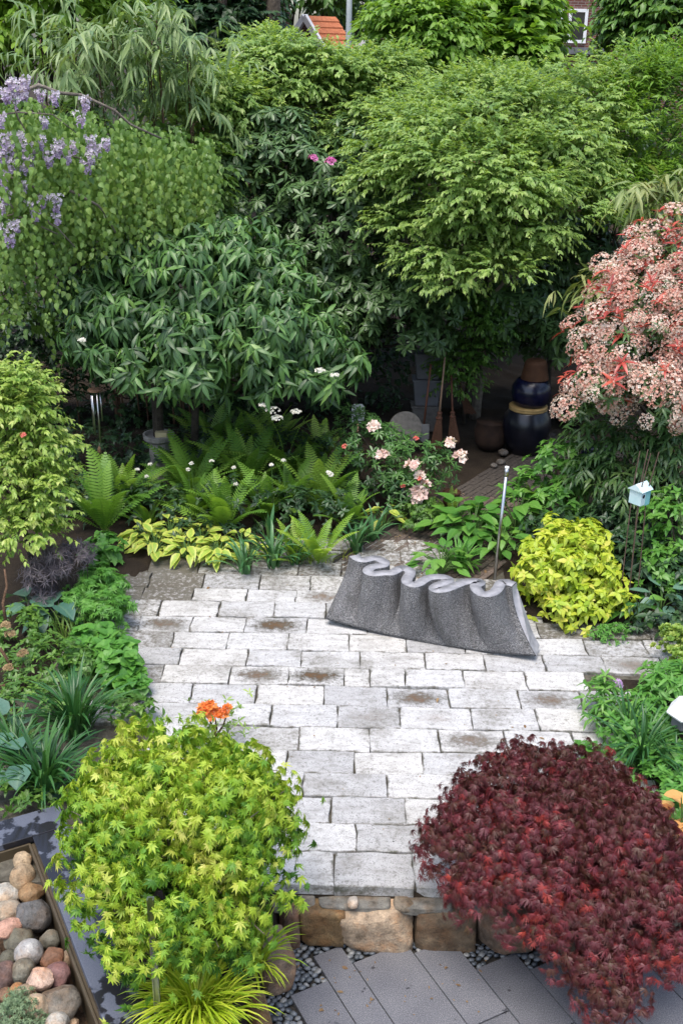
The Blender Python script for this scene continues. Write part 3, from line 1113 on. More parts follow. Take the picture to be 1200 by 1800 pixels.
def foliage(root, temps, M, T, tint, mat, piece=None, npiece=0, rest='foliage', cell=8):
    """the leaves that show most become objects of their own, the rest one mesh"""
    n = len(T)
    tint = np.clip(tint, 0.001, .999)
    tidx = rng.integers(len(temps), size=n)
    loc = np.array(root.location)
    sel = np.zeros(n, bool)
    if piece and npiece:
        size = np.linalg.norm(M[:, :, 1], axis=1)
        ctr = T + M[:, :, 1] * .5
        pr = proj(ctr)
        ok = (pr[:, 0] > -15) & (pr[:, 0] < 1215) & (pr[:, 1] > -15) & (pr[:, 1] < 1815)
        key = (pr[:, 0] // cell).astype(int) * 5000 + (pr[:, 1] // cell).astype(int)
        order = np.argsort(pr[:, 2])
        _, first = np.unique(key[order], return_index=True)
        vis = np.zeros(n, bool)
        vis[order[first]] = True
        vis &= ok
        cand = np.where(vis)[0]
        if n <= npiece: cand = np.arange(n)
        elif len(cand) > npiece:
            sc = size[cand] * FPX / pr[cand, 2] + rng.uniform(0, 12, len(cand))
            cand = cand[np.argsort(-sc)[:npiece]]
        sel[cand] = True
        nb = 5
        cache = {}
        for i in cand:
            b = min(int(tint[i] * nb), nb - 1)
            ky = (tidx[i], b)
            if ky not in cache:
                tv, tf, tl = temps[tidx[i]]
                cache[ky] = mesh_np(piece, tv, tf, mat, np.c_[tl, np.full(len(tl), (b + .5) / nb)])
            o = bpy.data.objects.new(piece, cache[ky])
            COL.objects.link(o)
            o.parent = root
            m = M[i]
            t = T[i] - loc
            o.matrix_basis = Matrix(((m[0, 0], m[0, 1], m[0, 2], t[0]), (m[1, 0], m[1, 1], m[1, 2], t[1]), (m[2, 0], m[2, 1], m[2, 2], t[2]), (0, 0, 0, 1)))
    if (~sel).sum() > 0:
        s = ~sel
        v, f, l = bake(temps, M[s], T[s] - loc, tint[s], tidx[s])
        o = link(rest, mesh_np(rest, v, f, mat, l), root)
        tag(o, kind='stuff')


def patchy(P, s, seed):
    """slow variation over a crown, about -1..1"""
    r = np.random.default_rng(seed)
    return sum(np.sin(P @ (r.normal(size=3) * s * (1 + .6 * i)) + r.uniform(0, 6.28)) for i in range(4)) / 2.4


def rdir(n):
    return nrm(rng.normal(size=(n, 3)))


def crown(lobes, n, sub, shell=(.62, .96), flat=.75, dens=1.0, bottom=.45):
    """points on many small clumps that sit on the lobes' shells"""
    cs, rs, oc, orr = [], [], [], []
    for c, r in lobes:
        a = (r[0] * r[1] + r[0] * r[2] + r[1] * r[2])
        k = max(3, int(dens * 2.2 * a / sub ** 2))
        d = rdir(k)
        d[:, 2] = np.where(d[:, 2] < -.5, -d[:, 2], d[:, 2])
        cc = c + r * d * rng.uniform(*shell, (k, 1))
        cs.append(cc); rs.append(sub * rng.uniform(.65, 1.3, k)); oc.append(np.repeat(c[None], k, 0)); orr.append(np.repeat(r[None], k, 0))
    cs, rs, oc, orr = map(np.concatenate, (cs, rs, oc, orr))
    i = rng.choice(len(cs), n * 2, p=rs ** 2 / (rs ** 2).sum())
    d = rdir(n * 2)
    keep = (d[:, 2] > -.25) | (rng.random(n * 2) < bottom)
    i, d = i[keep][:n], d[keep][:n]
    P = cs[i] + d * rs[i][:, None] * np.array([1, 1, flat]) * rng.uniform(.55, 1.0, (len(i), 1))
    out = (P - oc[i]) / orr[i] ** 1.0
    nn = nrm(.65 * d + .6 * nrm((P - oc[i]) / orr[i] ** 2 * orr[i].mean()))
    return P, nn, cs, rs


def whorls(P, D, k, elev, droop, L, jit=.25, tip=0.0):
    n = len(P)
    D = nrm(D)
    a = nrm(np.cross(D, UP + np.array([.3, .2, 0])))
    b = np.cross(D, a)
    ph = rng.uniform(0, 6.28, n)
    Ms, Ts, tn = [], [], []
    base = rng.random(n)
    for j in range(k):
        t = ph + 2 * math.pi * j / k + rng.normal(0, jit, n)
        el = elev + rng.normal(0, jit * .5, n)
        rad = a * np.cos(t)[:, None] + b * np.sin(t)[:, None]
        ax = D * np.cos(el)[:, None] + rad * np.sin(el)[:, None] - UP * (droop * rng.uniform(.6, 1.4, n))[:, None]
        M = frame(ax, D + .5 * UP)
        s = L * (.42 + .85 * rng.random(n) ** .8)
        Ms.append(M * s[:, None, None]); Ts.append(P + D * rng.uniform(-.12, .05, (n, 1)) * L)
        tn.append(.55 * base + .45 * rng.random(n))
    return np.concatenate(Ms), np.concatenate(Ts), np.concatenate(tn)


def sprays(P, D, m, tw, L, droop=.5, ang=.9, leafdroop=.35, flat=.8):
    n = len(P)
    D = nrm(D)
    S = nrm(np.cross(D, UP + 1e-3))
    Ms, Ts, tn = [], [], []
    base = rng.random(n)
    ln = tw * rng.uniform(.6, 1.3, n)
    for j in range(m):
        t = (j + .5) / m
        sg = 1 if j % 2 else -1
        pos = P + D * (ln * t)[:, None] - UP * (droop * ln * t * t)[:, None]
        dd = nrm(D - UP * (2 * droop * t) * .6)
        an = ang * (1 - .6 * t) + rng.normal(0, .2, n)
        ax = dd * np.cos(an)[:, None] + S * (sg * np.sin(an))[:, None] - UP * (leafdroop * rng.uniform(.4, 1.6, n))[:, None]
        M = frame(ax, UP * flat + D * (1 - flat) + .25 * rng.normal(size=(n, 3)))
        s = L * rng.uniform(.5, 1.25, n) * (1.0 if t < .85 else .75)
        Ms.append(M * s[:, None, None]); Ts.append(pos)
        tn.append(.35 * base + .25 * rng.random(n) + .4 * t)
    return np.concatenate(Ms), np.concatenate(Ts), np.concatenate(tn)


def limbs(root, base, targets, r0, mat, name='branches', trunk=True, fork=.45, trunk_name='trunk'):
    base = np.array(base, float)
    loc = np.array(root.location)
    targets = np.asarray(targets)
    c = targets.mean(0)
    f = base + (c - base) * fork
    f[2] = base[2] + (c[2] - base[2]) * fork
    if trunk:
        t = MB()
        mid = (base + f) / 2 + rng.normal(0, .04, 3) * np.linalg.norm(f - base)
        t.tube([base - loc - UP * .05, base - loc + (mid - base) * .3, mid - loc, f - loc], [r0 * 1.25, r0, r0 * .85, r0 * .75], 9)
        t.build(trunk_name, mat, root, smooth=True)
    b = MB()
    for q in targets:
        m = f + (q - f) * .5 + rng.normal(0, .07, 3) * np.linalg.norm(q - f) - UP * .0
        m2 = f + (q - f) * .8 + UP * .03
        b.tube([f - loc, m - loc, m2 - loc, q - loc], [r0 * .5, r0 * .3, r0 * .18, r0 * .06], 5, False)
    b.build(name, mat, root, smooth=True)


def pick(cs, n):
    return cs[rng.choice(len(cs), min(n, len(cs)), replace=False)]


BARK_D = bark('dark_bark', (.025, .02, .016), (.07, .058, .045))
BARK_G = bark('grey_bark', (.12, .10, .08), (.25, .22, .18))
BARK_B = bark('brown_twig', (.08, .045, .025), (.18, .11, .07))


def tree_spray(name, label, cat, base, lobes, n, sub, m, tw, L, mat, temps, group=None, r0=.08, droop=.5, piece=None, npiece=0, nl=14, barkm=None, flat=.75, shell=(.62, .96), dens=1.0, up=.3, ld=.35, rest='foliage', bottom=.45):
    root = empty(name, base, label, cat, group)
    P, nn, cs, rs = crown(lobes, n, sub, shell, flat, dens, bottom)
    D = nn * np.array([1, 1, .5]) + rng.normal(0, .25, nn.shape) + UP * up
    M, T, t = sprays(P, D, m, tw, L, droop, leafdroop=ld)
    foliage(root, temps, M, T, t, mat, piece, npiece, rest)
    limbs(root, base, pick(cs, nl), r0, barkm or BARK_D)
    return root


def shrub_whorl(name, label, cat, base, lobes, n, sub, k, elev, droop, L, mat, temps, group=None, r0=.04, piece=None, npiece=0, nl=14, barkm=None, flat=.8, shell=(.6, .96), dens=1.0, up=.3, tintf=None, rest='foliage', bottom=.45, cell=8, jit=.25):
    root = empty(name, base, label, cat, group)
    P, nn, cs, rs = crown(lobes, n, sub, shell, flat, dens, bottom)
    D = nn + rng.normal(0, .2, nn.shape) + UP * up
    M, T, t = whorls(P, D, k, elev, droop, L, jit)
    if tintf is not None: t = tintf(T, t)
    foliage(root, temps, M, T, t, mat, piece, npiece, rest, cell)
    limbs(root, base, pick(cs, nl), r0, barkm or BARK_D)
    return root, P, nn


def tuft(name, label, cat, base, n, L, mat, temps, group=None, piece='blade', rad=.06, spread=6.28, az0=0.0, squash=(1, 1), rest='blades', npiece=300, tilt=.12):
    """rosette of blades, fronds or straps"""
    root = empty(name, base, label, cat, group)
    base = np.array(base)
    az = az0 + rng.uniform(-spread / 2, spread / 2, n)
    c, s = np.cos(az), np.sin(az)
    M = np.zeros((n, 3, 3))
    M[:, 0, 0], M[:, 0, 1], M[:, 1, 0], M[:, 1, 1], M[:, 2, 2] = c, -s, s, c, 1
    tl = rng.normal(0, tilt, n)
    R = np.zeros((n, 3, 3)); R[:, 0, 0] = 1
    R[:, 1, 1], R[:, 1, 2], R[:, 2, 1], R[:, 2, 2] = np.cos(tl), -np.sin(tl), np.sin(tl), np.cos(tl)
    M = M @ R
    sc = L * rng.uniform(.65, 1.12, n)
    T = base + np.stack([-s, c, 0 * c], -1) * rng.uniform(0, rad, (n, 1)) + UP * -.01
    foliage(root, temps, M * sc[:, None, None], T, rng.random(n), mat, piece, npiece, rest)
    return root


def hosta(name, label, base, n, L, mat, temps, group=None, stem=.16, rad=.2, cat='hosta', piece='leaf', mstem=None, rise=.35):
    """stalked broad leaves in a mound; stalks are one part"""
    root = empty(name, base, label, cat, group)
    base = np.array(base, float)
    az = np.linspace(0, 2 * math.pi * 2.4, n) + rng.normal(0, .3, n)
    lay = np.linspace(0, 1, n)
    out = np.stack([np.cos(az), np.sin(az), 0 * az], -1)
    r = rad * (1 - .75 * lay) * rng.uniform(.8, 1.2, n)
    h = stem * (.55 + .8 * lay) * rng.uniform(.85, 1.15, n)
    T = base + out * r[:, None] + UP * h[:, None]
    ax = out * (1 - .3 * lay)[:, None] + UP * (rise * lay - .25)[:, None] + rng.normal(0, .12, (n, 3))
    M = frame(ax, UP + out * .35 + rng.normal(0, .1, (n, 3)))
    foliage(root, temps, M * (L * rng.uniform(.75, 1.15, n))[:, None, None], T, rng.random(n), mat, piece, 300)
    st = MB()
    for i in range(n):
        st.tube([(0, 0, 0), (T[i] - base) * np.array([.4, .4, .7]), T[i] - base], [.007, .006, .004], 4, False)
    st.build('stalks', mstem or STEM, root, smooth=True)
    return root


STEM = simple('green_stem', (.06, .13, .03), (.11, .2, .05), 12, .6, .3, .1, .002)
# ------------------------------------------------------------------ leaf materials
LM = dict(
    vib=leaf_mat('viburnum_leaf', [(.028, .066, .022), (.052, .13, .032), (.095, .205, .045), (.18, .31, .065)], .42, .18, .55, .5),
    rho=leaf_mat('rhododendron_leaf', [(.04, .085, .03), (.068, .135, .042), (.12, .205, .07)], .36, .1, .45, .45),
    layer=leaf_mat('layered_tree_leaf', [(.09, .18, .05), (.17, .29, .07), (.275, .4, .1), (.42, .5, .17)], .42, .36, .3),
    bright=leaf_mat('bright_tree_leaf', [(.10, .2, .025), (.17, .31, .03), (.28, .42, .04)], .45, .35, .2),
    fresh=leaf_mat('fresh_tree_leaf', [(.085, .19, .025), (.15, .29, .035), (.25, .39, .05)], .45, .35, .2),
    midg=leaf_mat('mid_green_leaf', [(.045, .115, .022), (.085, .19, .03), (.15, .27, .04)], .4, .25, .25),
    darkg=leaf_mat('dark_green_leaf', [(.014, .04, .016), (.025, .065, .022), (.045, .10, .03)], .42, .15, .25),
    vine=leaf_mat('vine_leaf', [(.08, .165, .035), (.16, .28, .055), (.29, .41, .1)], .4, .32, .25),
    bamboo=leaf_mat('bamboo_leaf', [(.09, .165, .06), (.16, .25, .085), (.3, .38, .15)], .42, .25, .25),
    bamboo2=leaf_mat('dry_bamboo_leaf', [(.10, .17, .05), (.2, .26, .08), (.38, .38, .17)], .45, .25, .2),
    lime=leaf_mat('lime_shrub_leaf', [(.19, .32, .02), (.33, .45, .03), (.47, .55, .045), (.58, .52, .1)], .45, .3, .15, tboost=1.25),
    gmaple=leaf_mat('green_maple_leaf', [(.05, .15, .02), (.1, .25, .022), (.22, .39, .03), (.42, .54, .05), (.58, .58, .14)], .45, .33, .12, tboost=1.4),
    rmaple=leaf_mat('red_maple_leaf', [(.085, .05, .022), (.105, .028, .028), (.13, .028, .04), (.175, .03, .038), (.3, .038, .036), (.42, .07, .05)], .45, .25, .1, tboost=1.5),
    photr=leaf_mat('photinia_red_leaf', [(.2, .03, .03), (.42, .06, .045), (.6, .15, .09)], .35, .2, .2, .5),
    photg=leaf_mat('photinia_green_leaf', [(.03, .08, .025), (.06, .13, .035), (.12, .18, .05)], .35, .2, .3, .5),
    ybush=leaf_mat('yellow_bush_leaf', [(.09, .2, .03), (.18, .31, .045), (.31, .42, .08), (.5, .53, .19)], .45, .3, .2),
    fern=leaf_mat('fern_frond', [(.085, .205, .028), (.15, .3, .04), (.24, .39, .06)], .5, .35, 0),
    fernl=leaf_mat('pale_fern_frond', [(.14, .28, .03), (.22, .38, .04), (.32, .46, .06)], .5, .35, 0),
    hostav=leaf_mat('variegated_hosta_leaf', [(.26, .4, .06), (.35, .47, .07)], .42, .25, .2, edge=(.46, .5, .1)),
    hostab=leaf_mat('blue_hosta_leaf', [(.05, .13, .095), (.085, .185, .13), (.12, .23, .15)], .45, .15, .35),
    hostag=leaf_mat('green_broad_leaf', [(.05, .16, .025), (.09, .24, .035), (.15, .31, .05)], .42, .25, .3),
    strap=leaf_mat('strap_leaf', [(.035, .12, .04), (.06, .17, .06), (.12, .24, .09)], .38, .2, .25),
    dayl=leaf_mat('daylily_leaf', [(.02, .085, .022), (.035, .125, .03), (.07, .18, .045)], .36, .2, .35),
    hako=leaf_mat('golden_grass_blade', [(.22, .36, .02), (.38, .5, .025), (.58, .62, .08)], .4, .3, .25),
    mound=leaf_mat('mound_leaf', [(.06, .19, .03), (.095, .265, .04), (.15, .34, .06)], .45, .3, .2),
    purple=leaf_mat('purple_fine_leaf', [(.055, .045, .055), (.09, .075, .09), (.15, .125, .135)], .5, .1, 0),
    alpine=leaf_mat('grey_green_cushion', [(.07, .12, .06), (.13, .2, .1), (.22, .29, .16)], .6, .15, 0),
    prho=leaf_mat('small_rhododendron_leaf', [(.035, .10, .025), (.06, .15, .035), (.11, .22, .05)], .35, .15, .4, .5),
    orange=leaf_mat('orange_heuchera_leaf', [(.5, .2, .06), (.62, .3, .09), (.68, .42, .14)], .5, .25, .2),
    wist=leaf_mat('wisteria_floret', [(.33, .22, .46), (.55, .45, .66), (.78, .72, .83)], .5, .25, 0, tboost=1.1),
    pinkf=leaf_mat('pink_petal', [(.75, .48, .44), (.82, .64, .58), (.86, .76, .7)], .5, .25, 0, tboost=1.0),
    coral=leaf_mat('coral_bud', [(.6, .09, .07), (.7, .2, .15)], .5, .2, 0, tboost=1.0),
    photf=leaf_mat('photinia_floret', [(.55, .2, .15), (.68, .4, .32), (.76, .58, .49), (.82, .74, .66)], .6, .2, 0, tboost=1.0),
    whitef=leaf_mat('white_petal', [(.7, .68, .6), (.8, .79, .74)], .5, .2, 0, tboost=1.0),
    orangef=leaf_mat('orange_azalea_petal', [(.72, .13, .03), (.8, .25, .05), (.8, .38, .12)], .5, .25, 0, tboost=1.0),
    magenta=leaf_mat('magenta_petal', [(.5, .08, .3), (.65, .2, .45)], .5, .2, 0, tboost=1.0),
    lilac=leaf_mat('allium_floret', [(.45, .27, .55), (.6, .42, .7)], .5, .2, 0, tboost=1.0),
    brownl=leaf_mat('dry_leaf', [(.16, .09, .04), (.3, .2, .1)], .7, .1, .2),
)
T_OV = variants(OVATE)
T_OV3 = variants(OVAL3)
T_LA = variants(LANCE, (.1, .2, .15), (.25, .5, .8))
T_OB = variants(OBLONG, (.05, .12, .18), (.1, .25, .4))
T_BAM = variants([(0, .012), (.25, .072), (.6, .066), (1, 0)], (.1, .2, .1), (.2, .5, .8))
T_NA = variants(NARROW, (.1, .2, .1), (.2, .5, .8))
T_HE = variants(HEART, (.06, .12, .18), (.1, .2, .35))
T_RO = variants(ROUND, (.08, .15, .2), (.1, .25, .4))


def petal_flower(np_, w, cup):
    vs, lf, fs = [], [], []
    for k in range(np_):
        a = 2 * math.pi * k / np_
        d = np.array([math.cos(a), math.sin(a), 0]); s = np.array([-d[1], d[0], 0])
        b = len(vs)
        for p, t in ((d * .08, 0), (d * .6 + s * w + UP * cup * .5, .6), (d * 1.0 + UP * cup, 1), (d * .6 - s * w + UP * cup * .5, .6)):
            vs.append(p); lf.append((0, t))
        fs += [(b, b + 1, b + 2), (b, b + 2, b + 3)]
    return np.array(vs), np.array(fs), np.array(lf, float)


FLOWER5 = [petal_flower(5, .42, c) for c in (.2, .45, .7)]
FLORET = [petal_flower(4, .45, c) for c in (.1, .5, .9)]


# ------------------------------------------------------------------ background
bgroup = 'trees in the background'


def bgtree(label, px, py, Y, rx, ry, d, n, L, mat, temps=None, name='tree', sub=.7, r0=.15, m=7, tw=.5, lobes=None, droop=.4, up=.3, dens=1.0, **kw):
    lobes = lobes or [lobe(px, py, Y, rx, ry, d)]
    c = lobes[0][0]
    return tree_spray(name, label, 'tree', (c[0], c[1], 0.0), lobes, n, sub, m, tw, L, mat, temps or T_OV3, bgroup, r0, droop, up=up, dens=dens, **kw)


bgtree('bright yellow green tree filling the upper left corner', 90, 40, 19, 170, 110, 1.6, 2300, .16, LM['bright'], sub=.5)
bgtree('dark green tree with black trunks left of the orange roof', 395, 60, 24, 65, 110, 1.5, 1500, .2, LM['darkg'], sub=.6)
bgtree('bright leafy tree in front of the brick house', 880, 50, 21, 90, 95, 1.2, 1500, .19, LM['fresh'], T_HE, sub=.4, lobes=[lobe(890, 45, 21, 72, 60, 1.0), lobe(860, 120, 20.5, 70, 50, .9)])
bgtree('light green tree right of the white gable', 750, 95, 20, 65, 85, 1.1, 1900, .14, LM['fresh'], sub=.4)
bgtree('dark tree at the upper right corner', 1165, 30, 26, 75, 80, 1.6, 1600, .22, LM['midg'], sub=.5)
bgtree('far blue green tree behind the lamp post', 640, 10, 75, 90, 110, 4, 1100, .5, LM['darkg'], sub=1.5, tw=1.2)
bgtree('far dark tree behind the bamboo', 250, -40, 34, 160, 120, 3, 1700, .3, LM['midg'], sub=.9, tw=.8)
bgtree('far green tree behind the right end of the garden', 1000, -70, 48, 260, 70, 3, 1500, .4, LM['midg'], sub=1.1, tw=1.0)
bgtree('far tree behind the brick chimney gap', 470, -30, 52, 200, 90, 3, 1300, .4, LM['midg'], sub=1.2, tw=1.0)
dtree = [o for o in bpy.data.objects if str(o.get('label', '')).startswith('dark green tree with black')][0]
for (px, w) in ((388, 9), (477, 15)):
    t = MB()
    a, b = V(px, 230, 23), V(px + 4, -60, 23)
    t.tube([(a[0], 23, 0), (a[0], 23, a[2]), b], [w / ppm(a) * 1.2, w / ppm(a), w / ppm(a) * .8], 10)
    o = t.build('trunk', BARK_D, dtree, -np.array(dtree.location), smooth=True)

# ------------------------------------------------------------------ houses, lamp post
def m_brickwall():
    m, nt, out = nodes('red_brick_wall')
    b = nt.nodes.new('ShaderNodeTexBrick')
    b.inputs['Scale'].default_value = 1.0
    b.inputs['Brick Width'].default_value = .22
    b.inputs['Row Height'].default_value = .07
    b.inputs['Mortar Size'].default_value = .009
    b.inputs['Color1'].default_value = (.17, .065, .045, 1)
    b.inputs['Color2'].default_value = (.11, .045, .035, 1)
    b.inputs['Mortar'].default_value = (.22, .19, .17, 1)
    mp = nt.nodes.new('ShaderNodeMapping')
    mp.inputs['Rotation'].default_value = (math.pi / 2, 0, 0)
    lk(nt, geopos(nt), mp.inputs[0]); lk(nt, mp.outputs[0], b.inputs[0])
    principled(nt, out, b.outputs[0], .85, .2)
    return m


BW = m_brickwall()
WHITE = simple('white_paint', (.68, .68, .68), (.78, .78, .77), 4, .5, .4, .05, .002)
DGLASS = simple('dark_glass', (.012, .014, .016), (.03, .033, .036), 2, .08, .6, .02, .001)
ROOFM = simple('orange_roof_tile', (.36, .11, .05), (.55, .2, .09), 9, .7, .3, .3, .01)
DARKR = simple('dark_roof_tile', (.05, .05, .055), (.09, .09, .095), 9, .7, .3, .3, .01)
LEAD = simple('grey_ledge', (.1, .105, .11), (.17, .175, .18), 5, .6, .3, .1, .005)


def house(label, c, w, d, h, roof, ridge_along_x, roofh, wins=(), name='house', wallm=None):
    root = empty(name, (c[0], c[1], 0), label, 'house')
    b = MB(); b.box((-w / 2, 0, -.2), (w / 2, d, h)); b.build('wall', wallm or BW, root)
    r = MB()
    e = .3
    if ridge_along_x:
        pr = [(-e, h - .15), (d / 2, h + roofh), (d + e, h - .15)]
        vs = [(sx * (w / 2 + e), y, z) for sx in (-1, 1) for y, z in pr]
        r.add(vs, [[0, 1, 2], [3, 5, 4], [0, 3, 4, 1], [1, 4, 5, 2], [0, 2, 5, 3]])
    else:
        pr = [(-w / 2 - e, h - .15), (0, h + roofh), (w / 2 + e, h - .15)]
        vs = [(x, y, z) for y in (.0, d) for x, z in pr]
        r.add([(x, y, z) for (x, y, z) in vs], [[3, 4, 1, 0], [4, 5, 2, 1], [0, 2, 5, 3]])
        g = MB()
        g.add([(x, .02, z) for x, z in ((-w / 2, h), (w / 2, h), (0, h + roofh - .1))], [[0, 1, 2]])
        g.build('gable', wallm or BW, root)
        for sx in (-1, 1):
            vb = MB()
            a, q = np.array([sx * (w / 2 + e), 0, h - .15]), np.array([0, 0, h + roofh])
            dv = nrm(q - a); nv = np.array([-dv[2] * 1, 0, dv[0]]) * .12
            vb.add([a + [0, -.12, 0] - nv, q + [0, -.12, 0] - nv, q + [0, -.12, 0] + nv, a + [0, -.12, 0] + nv, a + [0, .02, 0] - nv, q + [0, .02, 0] - nv, q + [0, .02, 0] + nv, a + [0, .02, 0] + nv],
                   [[0, 1, 2, 3], [7, 6, 5, 4], [0, 4, 5, 1], [3, 2, 6, 7], [1, 5, 6, 2], [0, 3, 7, 4]])
            vb.build('bargeboard', WHITE, root)
    ro = r.build('roof', roof, root)
    for (x, z, ww, hh) in wins:
        f = MB()
        t = .09
        f.box((x - ww / 2, -.07, z - hh / 2), (x - ww / 2 + t, .02, z + hh / 2))
        f.box((x + ww / 2 - t, -.07, z - hh / 2), (x + ww / 2, .02, z + hh / 2))
        f.box((x - ww / 2 + t, -.068, z + hh / 2 - t), (x + ww / 2 - t, .018, z + hh / 2))
        f.box((x - ww / 2 + t, -.068, z - hh / 2), (x + ww / 2 - t, .018, z - hh / 2 + t))
        fo = f.build('window', WHITE, root)
        g = MB(); g.box((x - ww / 2 + t, -.03, z - hh / 2 + t), (x + ww / 2 - t, -.01, z + hh / 2 - t)); g.build('pane', DGLASS, fo)
    return root


cw = V(1014, 45, 36)
hb = house('red brick house with a white framed window at the upper right', (cw[0] + .6, 36), 9.0, 8, 8.2, DARKR, True, 3, [(-.6, cw[2], .58, .95), (-1.35, cw[2], .58, .95)])
lb = MB(); lb.box((-3.4, -.35, cw[2] - .78), (.4, -.003, cw[2] - .6)); lb.build('ledge', LEAD, hb)
# gabled house with the orange roof: seen through the gap
cr = V(600, 75, 45)
hg = house('house with orange tiled roof and white bargeboards seen through a gap', (V(537, 25, 46)[0], 46), 5.2, 1.5, 3.35, ROOFM, False, 2.7)
hg.rotation_euler = (0, 0, math.radians(-48))
ex = hg
hh = house('house with dark roof and white bargeboard right of the lamp post', (V(700, 40, 44)[0] + .55, 44), 6.4, 9, 3.2, DARKR, False, 4.4, wallm=BW)
# tiles of the orange roof that can be told apart: courses
tb = MB()
for i in range(13):
    t0, t1 = i / 13, (i + 1) / 13
    xa, za = 2.9 * (1 - t0), 3.2 + 2.85 * t0
    xb, zb = 2.9 * (1 - t1), 3.2 + 2.85 * t1
    tb.add([(xa, -.05, za + .09), (xa, 1.55, za + .09), (xb, 1.55, zb + .04), (xb, -.05, zb + .04), (xa, -.05, za + .02), (xa, 1.55, za + .02)], [[0, 1, 2, 3], [4, 5, 1, 0]])
tb.build('tile_courses', ROOFM, ex)
kb = house('brick building glimpsed between the dark trunks', (V(410, 10, 40)[0], 40), 3.2, 6, 9.5, DARKR, True, 2)
lp = V(613, 40, 30)
t = MB(); t.tube([(0, 0, 0), (0, 0, 4), (0, 0, 8.5)], [.085, .08, .06], 12)
lo = empty('lamp_post', (lp[0], 30, 0), 'plain grey lamp post between the orange roof and the white bargeboard', 'lamp post')
t.build('post', simple('grey_green_paint', (.22, .25, .25), (.27, .3, .3), 3, .5, .4, .05, .001), lo, smooth=True)
t = MB(); t.tube([(0, 0, 8.45), (0, -.5, 8.7), (0, -1.1, 8.75)], [.05, .045, .08], 8); t.build('lamp_arm', WHITE, lo, smooth=True)

# ------------------------------------------------------------------ back planting
hedge_l = [lobe(x, 430, 18.2, 130, 260, .8) for x in range(-150, 1400, 110)] + [(np.array([sx * 6.6, y, 1.6]), np.array([.8, 1.1, 1.9])) for sx in (-1, 1) for y in (11, 12.6, 14.2, 15.8, 17.4)]  # side lobes stand out of view, added to cut sky light from the sides
tree_spray('evergreen_hedge', 'dense dark evergreen hedge closing off the back of the garden', 'hedge', (0.2, 18.2, 0), hedge_l, 7000, .4, 7, .4, .13, LM['darkg'], T_OV3, None, .05, .4, nl=20)
tree_spray('laurel_shrub', 'fresh green leafy shrub at the right edge below the brick house', 'shrub', (4.0, 15.2, 0), [lobe(1150, 240, 15, 110, 140, .9), lobe(1110, 370, 14.4, 90, 80, .7)], 2600, .26, 8, .26, .095, LM['fresh'], T_LA, None, .05, .1, nl=12, up=.6, ld=.1)
tree_spray('leafy_shrub', 'green shrub in the gap between bamboo and layered tree', 'shrub', (-2.0, 15.5, 0), [lobe(370, 220, 15.2, 90, 80, .7), lobe(330, 180, 15.6, 60, 60, .6), lobe(420, 270, 15.3, 60, 60, .6)], 1700, .28, 8, .28, .09, LM['layer'], T_OV3, None, .05, .3, nl=12)
tree_spray('broadleaf_shrub', 'small leaved green shrub growing behind the brooms', 'shrub', (1.75, 15.0, 0), [lobe(822, 600, 14.6, 48, 105, .35), lobe(800, 660, 14.6, 38, 55, .3), lobe(855, 550, 14.5, 50, 70, .35)], 1300, .2, 8, .2, .065, LM['midg'], T_OV3, None, .03, .3, nl=10)

rho_l = [lobe(470, 320, 15.0, 130, 120, .9), lobe(600, 430, 14.6, 140, 150, .9), lobe(690, 560, 14.2, 120, 95, .8), lobe(560, 560, 14.4, 120, 110, .8), lobe(640, 330, 15.2, 110, 100, .8)]
shrub_whorl('rhododendron', 'large dark rhododendron with leathery leaf whorls in the middle', 'rhododendron', (0.2, 15.0, 0), rho_l, 3800, .24, 9, 1.35, .3, .125, LM['rho'], T_OB, 'rhododendrons', .06, 'leaf', 300, up=.5, nl=18, cell=10)
shrub_whorl('rhododendron', 'dark rhododendron at the back above the blue jars', 'rhododendron', (3.0, 16.0, 0), [lobe(930, 470, 15.8, 110, 100, .7), lobe(1020, 450, 15.4, 60, 80, .6), lobe(900, 580, 15.9, 110, 90, .6), lobe(1020, 570, 15.6, 70, 100, .6), lobe(890, 545, 14.6, 75, 55, .5), lobe(1000, 600, 14.3, 45, 75, .4)], 1900, .26, 8, 1.3, .35, .15, LM['rho'], T_OB, 'rhododendrons', .05, 'leaf', 150, up=.4, nl=14, cell=10)
# magenta trusses
def truss(root, p, r, n, mat, temps, name='flower_truss', fr=.5, up=.4, one=True):
    d = rdir(n); d[:, 2] = np.abs(d[:, 2]) * .9
    d = nrm(d + np.array([0, -.35, up]))
    M = frame(np.cross(d, rdir(n)), d)
    v, f, l = bake(temps, M * (r * fr * rng.uniform(.8, 1.15, n))[:, None, None], d * r * .75, rng.random(n), rng.integers(len(temps), size=n))
    return link(name, mesh_np(name, v, f, mat, l), root, np.array(p) - np.array(root.location))


rr = bpy.data.objects['rhododendron']
for px, py in ((581, 287), (550, 282)):
    truss(rr, V(px, py, 13.9), .075, 12, LM['magenta'], FLOWER5)

